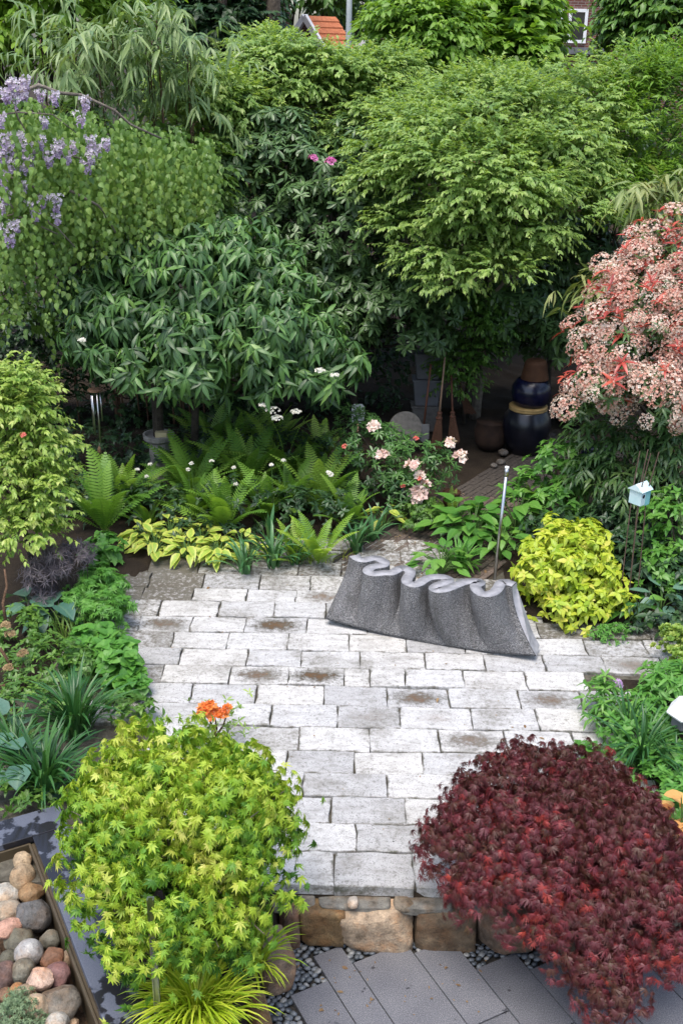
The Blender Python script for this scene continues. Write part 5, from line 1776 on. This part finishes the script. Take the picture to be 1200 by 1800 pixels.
hosta('hosta', 'dark green hosta at the back right corner of the patio', G(1120, 1090), 14, .2, LM['hostag'], T_OV, 'green broad leaved clumps behind the sculpture', .16, .2)
hosta('hosta', 'deep green hosta between the lime shrub and the right edge', G(1160, 1080), 14, .22, LM['hostab'], T_OV, 'blue hostas', .2, .22)
shrub_whorl('ground_cover', 'tiny leaved moss green mat at the foot of the lime shrub', 'plant', (G(1075, 1118)[0], G(1075, 1118)[1], 0), [lobe(1075, 1112, 9.0, 40, 10, .15)], 260, .05, 5, 1.2, .1, .025, LM['mound'], T_OV3, None, .004, None, 0, nl=3, barkm=STEM, up=.9)
shrub_whorl('ground_cover', 'low dark leaf cover in the right hand bed', 'plant', (3.1, 10.2, 0), [lobe(1150, 1000, 10.1, 90, 60, .5), lobe(1080, 930, 10.6, 80, 50, .4), lobe(970, 930, 10.6, 50, 30, .3), lobe(1170, 1090, 9.0, 60, 30, .3)], 600, .13, 5, 1.2, .15, .085, LM['darkg'], T_OV3, None, .008, None, 0, nl=6, barkm=STEM, up=.7)

# ------------------------------------------------------------------ right edge bed
RB = G(1110, 1330)
tuft('daylily', 'arching daylily clump at the right behind the red maple', 'daylily', G(1125, 1345), 80, .55, LM['dayl'], strap_set(.026, .2, 2.0), 'daylily clumps', rad=.1)
tuft('daylily', 'daylily clump cut by the right edge above the orange leaves', 'daylily', G(1190, 1370), 50, .45, LM['dayl'], strap_set(.022, .25, 2.0), 'daylily clumps', rad=.1)
tuft('iris', 'upright blue green iris fan below the purple allium', 'iris', G(1100, 1300), 14, .45, LM['strap'], strap_set(.035, .12, .6, .2), None, rad=.05)
shrub_whorl('green_perennial', 'leafy pale green perennial on the right edge of the patio', 'plant', (G(1060, 1300)[0], G(1060, 1300)[1], 0), [lobe(1055, 1230, 7.7, 25, 45, .15), lobe(1075, 1270, 7.6, 40, 35, .2)], 80, .08, 5, 1.1, .05, .09, LM['hostag'], T_LA, None, .008, 'leaf', 120, nl=6, barkm=STEM, up=.9)
shrub_whorl('green_perennial', 'fresh green leafy perennial behind the white roofed lantern', 'plant', (G(1160, 1270)[0], G(1160, 1270)[1], 0), [lobe(1160, 1215, 8.0, 40, 40, .2), lobe(1190, 1195, 8.1, 30, 30, .2)], 110, .08, 5, 1.1, .05, .1, LM['mound'], T_LA, None, .008, 'leaf', 120, nl=6, barkm=STEM, up=.9)
shrub_whorl('lady_mantle', 'pale yellow flower spikes at the right edge above the perennials', 'plant', (G(1190, 1200)[0], G(1190, 1200)[1], 0), [lobe(1180, 1140, 8.5, 28, 45, .15), lobe(1200, 1170, 8.4, 25, 35, .15)], 160, .05, 6, 1.2, .0, .03, LM['ybush'], FLOWER5, None, .006, None, 0, nl=8, barkm=STEM, up=.9)
shrub_whorl('ground_cover', 'low bright green filler at the right edge beside the red maple', 'plant', (2.2, 6.9, 0), [lobe(1030, 1335, 6.9, 28, 25, .15), lobe(1150, 1390, 6.8, 60, 30, .25), lobe(1190, 1420, 6.4, 30, 40, .2), lobe(1110, 1300, 7.3, 70, 30, .3), lobe(1125, 1245, 7.7, 50, 22, .2), lobe(1190, 1290, 7.2, 50, 40, .3), lobe(1180, 1350, 7.0, 50, 30, .3)], 520, .08, 5, 1.15, .1, .06, LM['mound'], T_OV3, None, .006, None, 0, nl=8, barkm=STEM, up=.8)
hosta('heuchera', 'orange leaved heuchera at the right edge beside the red maple', G(1188, 1520), 22, .13, LM['orange'], T_RO, None, .36, .18, 'heuchera')
al = empty('allium', G(1090, 1300), 'lilac purple allium globe on a stem at the right', 'flower')
ap = V(1085, 1203, 7.6)
b = MB(); b.tube([(0, 0, 0), (ap - np.array(al.location)) * np.array([.6, .6, .5]), ap - np.array(al.location)], [.006, .005, .004], 6); b.build('stem', STEM, al)
q = rdir(90); nq = frame(np.cross(q, rdir(90)), q) * .014
v, f, l = bake(FLORET, nq, q * .04 * rng.uniform(.8, 1, (90, 1)), rng.random(90), rng.integers(3, size=90))
link('flower_head', mesh_np('flower_head', v, f, LM['lilac'], l), al, ap - np.array(al.location))
# ------------------------------------------------------------------ foreground maples, grass
gm_l = [lobe(295, 1372, 5.35, 150, 75, .5), lobe(330, 1450, 5.0, 185, 105, .6), lobe(200, 1430, 5.0, 95, 90, .4), lobe(420, 1430, 5.1, 100, 95, .45), lobe(200, 1540, 4.75, 90, 90, .4), lobe(300, 1590, 4.6, 110, 90, .4), lobe(430, 1540, 4.8, 85, 90, .4), lobe(240, 1660, 4.5, 60, 65, .25), lobe(380, 1640, 4.6, 80, 65, .3)]
root = empty('green_maple', (-.82, 5.1, 0.0), 'yellow green japanese maple with drooping star leaves in the left foreground', 'tree')
P, nn, cs, rs = crown(gm_l, 5200, .1, (.62, 1.02), .9, 1.1, .6)
ex_ = rng.choice(len(P), 260, replace=False)
P[ex_] += nn[ex_] * rng.uniform(.03, .13, (260, 1)) - UP * rng.uniform(0, .05, (260, 1))
k = 5
D = nn * np.array([1, 1, .6]) - UP * .35 + rng.normal(0, .2, nn.shape)
M, T, t = whorls(P, D, k, .8, 1.1, .056, .55)
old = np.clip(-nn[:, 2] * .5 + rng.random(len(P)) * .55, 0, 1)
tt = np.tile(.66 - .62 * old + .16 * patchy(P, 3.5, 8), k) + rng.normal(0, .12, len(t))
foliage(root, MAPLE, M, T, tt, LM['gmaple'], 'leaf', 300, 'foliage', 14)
limbs(root, (-.82, 5.1, 0.0), pick(cs, 34), .035, BARK_G, fork=.5)
rm_l = [lobe(950, 1410, 5.75, 150, 75, .5), lobe(1050, 1425, 5.75, 95, 65, .45), lobe(860, 1480, 5.45, 110, 80, .45), lobe(980, 1510, 5.3, 150, 100, .5), lobe(1110, 1520, 5.3, 100, 110, .45), lobe(900, 1570, 5.1, 110, 70, .35), lobe(1040, 1620, 4.95, 120, 85, .35), lobe(1150, 1620, 4.95, 90, 90, .35), lobe(1060, 1700, 4.75, 75, 60, .22), lobe(1185, 1600, 5.15, 50, 85, .4), lobe(790, 1510, 5.3, 50, 60, .3), lobe(1075, 1745, 4.62, 60, 40, .2), lobe(960, 1450, 5.65, 140, 75, .4), lobe(1060, 1480, 5.5, 120, 80, .4)]
root = empty('red_maple', (1.62, 5.15, -.44), 'dark red laceleaf maple mound in the right foreground', 'tree')
P, nn, cs, rs = crown(rm_l, 11500, .1, (.74, .99), .85, 1.2, .6)
ex_ = rng.choice(len(P), 300, replace=False)
P[ex_] += nn[ex_] * rng.uniform(.02, .09, (300, 1))
D = nn * np.array([1, 1, .7]) + rng.normal(0, .2, nn.shape)
M, T, t = whorls(P, D, 5, .95, 1.2, .05, .5)
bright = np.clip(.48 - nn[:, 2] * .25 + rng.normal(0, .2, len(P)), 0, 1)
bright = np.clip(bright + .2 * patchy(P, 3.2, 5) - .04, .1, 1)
bright = np.where(rng.random(len(P)) < .04, .04, bright)
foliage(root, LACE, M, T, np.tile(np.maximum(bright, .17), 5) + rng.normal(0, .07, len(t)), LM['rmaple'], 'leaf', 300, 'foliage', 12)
limbs(root, (1.62, 5.15, -.44), pick(cs, 30), .04, BARK_D, fork=.6)

g = G(345, 1800, .0)
tuft('golden_grass', 'golden green arching grass clump at the bottom below the yellow green maple', 'grass', (g[0], g[1] + .05, 0.02), 520, .4, LM['hako'], strap_set(.021, .25, 2.3, .3), 'golden grass clumps', 'blade', .16, tilt=.1)
g = G(445, 1700, .0)
tuft('golden_grass', 'smaller golden grass clump spilling over the boulder', 'grass', (g[0], g[1], 0.02), 120, .36, LM['hako'], strap_set(.021, .25, 2.2, .3), 'golden grass clumps', 'blade', .08, tilt=.1)
shrub_whorl('cushion_plant', 'grey green cushion plant at the bottom left corner', 'plant', (G(35, 1790, -.1)[0], G(35, 1790, -.1)[1], -.28), [lobe(30, 1800, 4.45, 60, 45, .22)], 900, .05, 7, 1.0, .0, .018, LM['alpine'], T_OB, None, .01, None, 0, nl=8, barkm=STEM, up=.9, rest='foliage')
az = empty('orange_azalea', G(375, 1300), 'orange azalea blooms rising behind the yellow green maple', 'azalea')
for px, py, s in ((362, 1249, 1), (378, 1258, 1), (372, 1246, .9), (400, 1248, .7), (392, 1258, .8), (356, 1258, .8)):
    truss(az, V(px, py, 6.9), .06 * s, 12, LM['orangef'], FLOWER5, fr=.6)
b = MB(); la = np.array(az.location)
for px, py in ((362, 1253), (378, 1262), (400, 1252)):
    b.tube([(0, 0, 0), (V(px, py, 6.95) - la) * .5 + [.02, 0, 0], V(px, py, 6.93) - la], [.01, .008, .005], 5)
b.build('stems', BARK_B, az)
P = V(375, 1275, 6.95) + rng.normal(0, 1, (60, 3)) * np.array([.14, .1, .09])
M, T, t = whorls(P, np.tile(UP, (60, 1)) + rng.normal(0, .4, (60, 3)), 5, 1.0, .0, .05)
foliage(az, T_OB, M, T, t, LM['layer'])

# ------------------------------------------------------------------ stone sculpture
def sculpture():
    m, nt, out = nodes('pitted_bluestone')
    co = objco(nt)
    vo = nt.nodes.new('ShaderNodeTexVoronoi'); vo.inputs['Scale'].default_value = 110
    lk(nt, co, vo.inputs['Vector'])
    n1 = noise(nt, co, 150, 3, .7)
    n2 = noise(nt, co, 6, 4)
    col = ramp(nt, math_n(nt, 'ADD', math_n(nt, 'MULTIPLY', vo.outputs['Distance'], .7), math_n(nt, 'MULTIPLY', n1, .5)), [(.3, (.06, .06, .062)), (.5, (.12, .12, .122)), (.75, (.27, .27, .27))])
    col = mixc(nt, 1.0, col, ramp(nt, n2, [(.3, (.85, .85, .87)), (.7, (1.1, 1.1, 1.1))]), 'MULTIPLY')
    mp = nt.nodes.new('ShaderNodeMapping'); mp.inputs['Scale'].default_value = (14, 14, 1.6); lk(nt, co, mp.inputs[0])
    stk = noise(nt, mp.outputs[0], 1.0, 5, .6)
    col = mixc(nt, ramp(nt, stk, [(.48, (0, 0, 0)), (.7, (.55, .55, .55))]), col, (.07, .068, .06))
    lich = noise(nt, co, 9, 6, .7)
    col = mixc(nt, ramp(nt, lich, [(.62, (0, 0, 0)), (.72, (.5, .5, .5))]), col, (.3, .3, .27))
    principled(nt, out, col, .75, .3, bump(nt, vo.outputs['Distance'], 1.0, .015))
    smooth_m = simple('honed_bluestone', (.2, .2, .213), (.33, .33, .345), 16, .5, .35, .06, .002)
    zt = .6
    pa = [(150, 112), (190, 150), (250, 168), (310, 155), (370, 138), (430, 145), (490, 178), (512, 205), (480, 228), (420, 232), (350, 246), (300, 285), (330, 322), (420, 325), (510, 312), (590, 318), (640, 285), (700, 254), (770, 268), (815, 305), (790, 350), (757, 395), (775, 432), (840, 458), (910, 440), (970, 392), (1050, 364), (1140, 358)]
    pb_ = [(120, 208), (180, 236), (150, 258), (90, 280), (30, 306), (5, 332), (60, 350), (150, 335), (250, 290), (340, 258), (420, 247), (490, 252), (510, 272), (455, 288), (448, 315), (480, 360), (520, 388), (580, 393), (650, 372), (693, 320), (715, 270), (755, 252), (800, 268), (860, 285)]
    px = [(600 + .15 * x, 960 + .15 * y) for x, y in pa] + [(760 + x / 6, 980 + y / 6) for x, y in pb_]
    top = np.array([G(x, y, zt)[:2] for x, y in px])
    # smooth and resample
    for _ in range(2):
        q = top[:1].tolist()
        for a, b in zip(top[:-1], top[1:]):
            q += [(.75 * a + .25 * b).tolist(), (.25 * a + .75 * b).tolist()]
        q.append(top[-1].tolist())
        top = np.array(q)
    s = np.r_[0, np.cumsum(np.linalg.norm(np.diff(top, axis=0), axis=1))]
    nS = 190
    u = np.linspace(0, s[-1], nS)
    top = np.stack([np.interp(u, s, top[:, 0]), np.interp(u, s, top[:, 1])], -1)
    tg = nrm(np.gradient(top, axis=0))
    no = np.stack([tg[:, 1], -tg[:, 0]], -1)          # to the front (camera side)
    hw = .05 * np.ones(nS)
    L, R = G(577, 1082, .06)[:2], G(944, 1148, .04)[:2]
    ax = nrm(R - L)
    fn = np.array([ax[1], -ax[0]])
    tl, tr = top[0], top[-1]
    # projected along-axis coordinate drives the straight foot
    w = ((top - tl) @ ax) / ((tr - tl) @ ax)
    w = np.clip(w, 0, 1)
    # monotone blend so folds open out towards the foot
    ws = .35 * w + .65 * np.linspace(0, 1, nS)
    off0 = ((top - tl) @ fn)
    foot = L + np.outer(ws, R - L)
    nT = 22
    vs = []
    zb = .07 * (1 - ws / .55) ** 2 * (ws < .55) + .06 * ((ws - .55) / .45) ** 2 * (ws >= .55) + .004
    def surf(side):
        out_ = []
        for i in range(nT + 1):
            t = i / nT                                   # 0 top, 1 bottom
            e = t ** 1.7
            e2 = 1 - (1 - t) ** 1.6
            cen = top * (1 - e)[..., None] if False else top * (1 - e) + foot * e
            amp = (1 - e2)
            fold = (off0 - off0.mean()) * .22 * amp * 0
            nn_ = nrm(no * (1 - e) + fn * e)
            thick = hw * (1 - e) + .10 * e
            pos = cen + nn_ * (side * thick)[:, None]
            z = zt * (1 - t) + zb * t
            out_.append(np.c_[pos, z])
        return out_
    F, B = surf(1), surf(-1)
    org = np.array([(L[0] + R[0]) / 2, (L[1] + R[1]) / 2, 0])
    rows = F + B
    Vv = np.concatenate(rows) - org
    fc = []
    off = (nT + 1) * nS
    for i in range(nT):
        for j in range(nS - 1):
            a = i * nS + j
            fc.append([a, a + nS, a + nS + 1, a + 1])
            a += off
            fc.append([a, a + 1, a + nS + 1, a + nS])
    for j in range(nS - 1):
        fc.append([nT * nS + j, off + nT * nS + j, off + nT * nS + j + 1, nT * nS + j + 1])
    root = empty('stone_sculpture', org, 'wavy ribbon shaped grey stone sculpture lying on the patio', 'sculpture')
    link('body', mesh_np('body', Vv, np.array(fc), m, smooth=True), root)
    cap = []
    tv = np.concatenate([np.c_[top + no * hw[:, None], np.full(nS, zt + .004)], np.c_[top - no * hw[:, None], np.full(nS, zt + .004)], np.c_[top + no * hw[:, None], np.full(nS, zt - .002)], np.c_[top - no * hw[:, None], np.full(nS, zt - .002)]]) - org
    for j in range(nS - 1):
        cap.append([j, j + 1, nS + j + 1, nS + j])
        cap.append([2 * nS + j, 2 * nS + j + 1, j + 1, j])
        cap.append([nS + j, nS + j + 1, 3 * nS + j + 1, 3 * nS + j])
    link('top_band', mesh_np('top_band', tv, np.array(cap), smooth_m), root)
    for e, sg in ((0, -1), (nS - 1, 1)):
        q = MB()
        d = np.array([ax[0], ax[1], 0]) * sg * .004
        pts = [F[i][e] - org + d for i in range(nT + 1)] + [B[i][e] - org + d for i in range(nT, -1, -1)]
        q.add(pts, [list(range(len(pts)))])
        q.build('end_face', smooth_m, root)
    return root


sculpture()

# ------------------------------------------------------------------ steel pole, birdhouse on rods, lantern
pp = G(868, 1020)
pt = V(891, 820, pp[1] - .02)
o = empty('steel_pole', pp, 'slim shiny steel pole standing behind the stone sculpture', 'pole')
d = pt - pp
b = MB(); b.tube([(0, 0, -.1), d * .93], [.017, .017], 12); b.build('shaft', STEEL, o, smooth=True)
b = MB(); b.tube([d * .92, d * .985], [.022, .022], 12); b.build('collar', STEEL, o, smooth=True)
b = MB(); b.tube([d * .985, d], [.024, .02], 12); b.build('cap', WHITE, o, smooth=True)

ROD = simple('rusty_rod', (.07, .045, .035), (.14, .09, .07), 20, .7, .3, .2, .002)
TEAL = simple('teal_glaze', (.12, .42, .42), (.3, .6, .58), 5, .25, .5, .05, .002)
PALE = simple('pale_blue_paint', (.42, .6, .62), (.58, .7, .71), 6, .45, .4, .1, .002)
bp = G(1107, 1070)
bh = empty('birdhouse', bp, 'small white and teal birdhouse on thin rods at the right', 'birdhouse')
bc = V(1124, 868, bp[1]) - np.array(bh.location)
for dx, dy, dx2 in ((-.09, 0, .02), (-.02, -.05, .05), (.01, .06, .03), (.08, 0, .06)):
    r = MB(); r.tube([(dx - .02, dy, 0), (bc[0] + dx * .8, bc[1] + dy, bc[2]), (bc[0] + dx * .8 + dx2, bc[1] + dy, bc[2] + .42)], [.0055, .0055, .005], 6); r.build('rod', ROD, bh)
mz = Matrix.Translation(bc) @ Matrix.Rotation(math.radians(40), 4, 'Z')
r = MB(); r.box((-.066, -.066, -.09), (.066, .066, .05), mz); r.build('box', PALE, bh)
r = MB()
q = [(-.085, -.085, .052), (.085, -.085, .052), (.085, .085, .052), (-.085, .085, .052), (-.085, 0, .115), (.085, 0, .115)]
r.add([tuple(mz @ Vector(x)) for x in q], [[0, 1, 5, 4], [2, 3, 4, 5], [1, 2, 5], [3, 0, 4], [3, 2, 1, 0]]); r.build('roof', PALE, bh)
r = MB(); r.box((.0, -.0695, -.098), (.067, -.0665, .05), mz); r.box((.0665, -.0695, -.092), (.0695, .055, .05), mz); r.build('glazed_panel', TEAL, bh)
r = MB(); r.tube([tuple(mz @ Vector((-.03, -.0665, .0))), tuple(mz @ Vector((-.03, -.0685, .0)))], [.018, .018], 12); r.build('entrance_hole', DGLASS, bh)

ln = V(1207, 1243, 6.95)
lt = empty('garden_lantern', (ln[0], ln[1], 0), 'lantern with a white faceted roof cut by the right edge', 'lantern')
r = MB(); r.lathe([(.03, 0), (.03, ln[2] - .05)], 8); r.build('leg', BARK_D, lt)
r = MB(); r.lathe([(.10, ln[2] - .16), (.10, ln[2] - .05)], 6); r.build('body', LEAD, lt)
r = MB(); r.lathe([(.145, ln[2] - .06), (.15, ln[2] - .045), (.085, ln[2] + .05), (.0, ln[2] + .075)], 6); r.build('roof', WHITE, lt)

# ------------------------------------------------------------------ jars
def m_glaze(name, a, b, rough=.16):
    return simple(name, a, b, 5, rough, .55, .05, .003)


BLUE = m_glaze('blue_black_glaze', (.002, .003, .007), (.005, .006, .013), .3)  # both blue glazes darkened to stand in for shade in the recess
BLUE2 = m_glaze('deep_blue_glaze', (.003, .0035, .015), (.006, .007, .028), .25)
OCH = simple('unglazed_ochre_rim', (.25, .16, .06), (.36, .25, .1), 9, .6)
TERRA = simple('brown_terracotta', (.05, .022, .01), (.085, .037, .017), 9, .75)  # clay colours here and below darkened too, recess shade put into them
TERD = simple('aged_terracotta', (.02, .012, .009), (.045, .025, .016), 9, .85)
jb = G(925, 802)
Z0 = jb[2]
jar = empty('large_jar', (jb[0], jb[1] + .2, 0), 'large blue black glazed jar at the end of the path', 'jar')
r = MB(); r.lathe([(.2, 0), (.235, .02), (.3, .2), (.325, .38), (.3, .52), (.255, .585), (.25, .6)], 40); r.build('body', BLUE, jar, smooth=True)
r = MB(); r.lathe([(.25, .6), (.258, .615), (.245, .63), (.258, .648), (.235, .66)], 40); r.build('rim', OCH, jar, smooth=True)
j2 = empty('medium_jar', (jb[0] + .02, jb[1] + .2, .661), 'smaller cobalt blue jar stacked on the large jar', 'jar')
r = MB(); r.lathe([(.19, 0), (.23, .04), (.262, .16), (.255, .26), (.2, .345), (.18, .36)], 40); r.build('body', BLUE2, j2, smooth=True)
j3 = empty('stacked_pot', (jb[0] + .05, jb[1] + .2, 1.022), 'brown ribbed clay pot upside down on top of the jar stack', 'pot')
pf = [(.185, 0)]
for i in range(8): pf += [(.183 - .005 * i, .012 + .028 * i), (.176 - .005 * i, .026 + .028 * i)]
pf += [(.125, .245), (.12, .25)]
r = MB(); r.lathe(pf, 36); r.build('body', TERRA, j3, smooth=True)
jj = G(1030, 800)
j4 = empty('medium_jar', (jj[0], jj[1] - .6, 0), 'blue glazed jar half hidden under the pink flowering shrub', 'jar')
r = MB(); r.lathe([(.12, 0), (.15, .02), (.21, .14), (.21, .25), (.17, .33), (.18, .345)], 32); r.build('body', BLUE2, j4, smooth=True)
gp = G(862, 790)
p = empty('clay_pot', (gp[0], gp[1] + .1, 0), 'squat aged clay pot left of the large jar', 'pot')
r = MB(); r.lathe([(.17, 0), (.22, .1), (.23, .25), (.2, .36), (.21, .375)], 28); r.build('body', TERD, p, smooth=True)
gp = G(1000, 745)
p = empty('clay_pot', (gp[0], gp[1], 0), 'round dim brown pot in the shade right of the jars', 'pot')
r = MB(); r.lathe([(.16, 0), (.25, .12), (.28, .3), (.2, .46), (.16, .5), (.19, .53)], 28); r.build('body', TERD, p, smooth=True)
gp = G(792, 893)
p = empty('clay_pot', (gp[0], gp[1], 0), 'stack of two red brown clay saucers beside the path', 'pot')
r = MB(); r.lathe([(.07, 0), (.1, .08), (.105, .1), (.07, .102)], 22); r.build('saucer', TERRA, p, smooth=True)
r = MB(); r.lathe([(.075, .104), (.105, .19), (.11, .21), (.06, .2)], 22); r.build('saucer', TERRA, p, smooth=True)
for k, (px, py, rr_) in enumerate(((880, 812, .06), (868, 818, .05), (884, 795, .07))):
    c = G(px, py, .03)
    o = rock('stone', c, (rr_, rr_, rr_ * .7), (.13, .12, .11), .3, 0, 400 + k)
    tag(o, ('rounded grey stone in front of the large jar', 'small stone left of the one before the large jar', 'stone leaning against the foot of the large jar')[k], 'stone', 'stones by the jars')

# ------------------------------------------------------------------ tools corner
GREYB = simple('grey_container', (.09, .094, .105), (.13, .135, .15), 4, .6, .4, .1, .003)  # planter grey darkened, with the recess shade put into the colour
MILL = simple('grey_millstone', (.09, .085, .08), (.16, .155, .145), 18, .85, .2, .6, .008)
gb = G(748, 765)
def crate(zb, w, h, lab, mat, tw=.85, dx=0):
    o = empty('grey_planter', (gb[0] + dx, gb[1] + .25, zb), lab, 'planter', 'stacked grey planters')
    r = MB()
    a, c = w / 2 * tw, w / 2
    vs = [(-a, -a * .7, 0), (a, -a * .7, 0), (a, a * .7, 0), (-a, a * .7, 0), (-c, -c * .7, h), (c, -c * .7, h), (c, c * .7, h), (-c, c * .7, h)]
    r.add(vs, [[3, 2, 1, 0], [4, 5, 6, 7], [0, 1, 5, 4], [1, 2, 6, 5], [2, 3, 7, 6], [3, 0, 4, 7]])
    ob = r.build('body', mat, o)
    bv = ob.modifiers.new('bevel', 'BEVEL'); bv.width = .015; bv.segments = 2
    r = MB(); r.box((-c - .012, -c * .7 - .012, h + .001), (c + .012, c * .7 + .012, h + .022)); r.build('rim', mat, o)
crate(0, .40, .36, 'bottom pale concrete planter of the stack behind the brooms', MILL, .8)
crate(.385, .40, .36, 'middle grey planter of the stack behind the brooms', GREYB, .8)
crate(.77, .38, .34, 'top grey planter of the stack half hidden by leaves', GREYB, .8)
ms0 = V(712, 752, 13.7)
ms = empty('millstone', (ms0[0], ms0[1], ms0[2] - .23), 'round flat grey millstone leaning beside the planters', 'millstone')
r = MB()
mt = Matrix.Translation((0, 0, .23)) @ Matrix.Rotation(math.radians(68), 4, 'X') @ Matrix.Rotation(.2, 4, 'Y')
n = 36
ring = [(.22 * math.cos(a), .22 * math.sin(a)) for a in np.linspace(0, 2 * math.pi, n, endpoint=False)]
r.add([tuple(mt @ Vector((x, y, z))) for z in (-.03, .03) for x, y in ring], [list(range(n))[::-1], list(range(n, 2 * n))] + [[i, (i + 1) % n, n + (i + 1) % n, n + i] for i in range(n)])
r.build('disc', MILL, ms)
TWIG = simple('broom_twigs', (.05, .028, .018), (.12, .06, .038), 60, .9, .2, .6, .01)
HAND = simple('broom_handle', (.2, .13, .085), (.3, .2, .13), 12, .7, .3, .2, .003)
HANDR = simple('red_brown_handle', (.08, .032, .02), (.12, .05, .03), 12, .6, .3, .2, .003)


def broom(label, foot, neck, top, Y, hm):
    c = V(*foot, Y)
    o = empty('broom', (c[0], Y, max(c[2], .0)), label, 'broom', 'besom brooms')
    lc_ = np.array(o.location)
    nk = V(*neck, Y + .1) - lc_
    tp = V(*top, Y + .35) - lc_
    h = MB(); h.tube([nk * .8, tp], [.014, .012], 8); h.build('handle', hm, o, smooth=True)
    bb = MB()
    for k in range(130):
        a = rng.uniform(0, 6.28); rr2 = math.sqrt(rng.random())
        e = np.array([.085 * rr2 * math.cos(a), .06 * rr2 * math.sin(a), rng.uniform(0, .04)])
        m_ = nk * .55 + np.array([.05 * rr2 * math.cos(a), .045 * rr2 * math.sin(a), 0])
        s_ = nk + np.array([.018 * math.cos(a), .018 * math.sin(a), 0])
        bb.tube([e, m_, s_], [.0035, .005, .005], 3, False)
    bb.build('bristles', TWIG, o)
    bb = MB(); bb.tube([nk * .93, nk * .97], [.034, .032], 10); bb.tube([nk * .8, nk * .84], [.045, .044], 10); bb.build('binding', HANDR, o)


broom('tall besom broom with a pale handle leaning on the planters', (765, 792), (773, 722), (783, 612), 13.6, HAND)
broom('shorter besom broom right of the tall one', (797, 778), (795, 722), (793, 660), 13.7, HANDR)
broom('worn besom broom tilted away at the right of the others', (826, 728), (812, 690), (803, 655), 14.4, HANDR)
sh = empty('spade', V(745, 745, 13.75), 'spade with a red brown handle leaning on the planters', 'spade')
ls = np.array(sh.location)
r = MB(); r.tube([(0, 0, 0), V(757, 640, 13.95) - ls], [.015, .014], 8); r.build('handle', HANDR, sh, smooth=True)
r = MB(); r.add([(-.07, -.01, .0), (.07, -.01, .0), (.075, -.02, -.2), (0, -.025, -.26), (-.075, -.02, -.2), (-.07, .005, .0), (.07, .005, .0), (.075, -.005, -.2), (0, -.01, -.26), (-.075, -.005, -.2)],
    [[4, 3, 2, 1, 0], [5, 6, 7, 8, 9], [0, 1, 6, 5], [1, 2, 7, 6], [2, 3, 8, 7], [3, 4, 9, 8], [4, 0, 5, 9]]); r.build('blade', LEAD, sh)
s0 = V(629, 728, 13.0)
sh = empty('shovel', (s0[0], 13.0, 0), 'upturned grey shovel blade standing behind the pink rhododendron', 'shovel')
zt_ = s0[2]
r = MB(); r.tube([(0, 0, 0), (0, .02, zt_ - .1)], [.014, .014], 8); r.build('handle', HAND, sh, smooth=True)
r = MB()
oc_ = [(-.07, -.12), (.07, -.12), (.085, .0), (.08, .09), (.05, .125), (-.05, .125), (-.08, .09), (-.085, 0)]
r.add([(x, .02 + yy, zt_ + z) for yy in (0, .012) for x, z in oc_], [list(range(8)), list(range(8, 16))[::-1]] + [[i, 8 + i, 8 + (i + 1) % 8, (i + 1) % 8] for i in range(8)])
r.build('blade', simple('worn_grey_metal', (.2, .24, .26), (.32, .36, .38), 9, .45, .5, .1, .002), sh)

# ------------------------------------------------------------------ litter
lit = empty('fallen_leaves', (0, 8, 0.0), 'scattered brown leaf litter on the patio and path', 'leaf litter')
n = 420
T = np.zeros((n, 3))
for i in range(n):
    if i < 260:
        a, b_ = rng.uniform(0, 2.6), rng.uniform(-.2, .8)
        q = PATH[0] + PATH[1] * a + PATH[2] * b_
        T[i] = (q[0], q[1], .012)
    elif i < 300:
        q = G(rng.uniform(520, 860), rng.uniform(1690, 1790), TZ); T[i] = (q[0], q[1], TZ + .006)
    else:
        T[i] = (rng.uniform(-2.0, 2.4), rng.uniform(5.6, 10.3), .012)
M = frame(np.c_[rng.normal(size=(n, 2)), np.zeros(n)], UP + rng.normal(0, .2, (n, 3))) * (np.where(rng.random(n) < .15, .05, .022) * rng.uniform(.6, 1.2, n))[:, None, None]
v, f, l = bake(T_OV3, M, T - np.array(lit.location), rng.random(n), rng.integers(3, size=n))
tag(link('leaves', mesh_np('leaves', v, f, LM['brownl'], l), lit), kind='stuff')
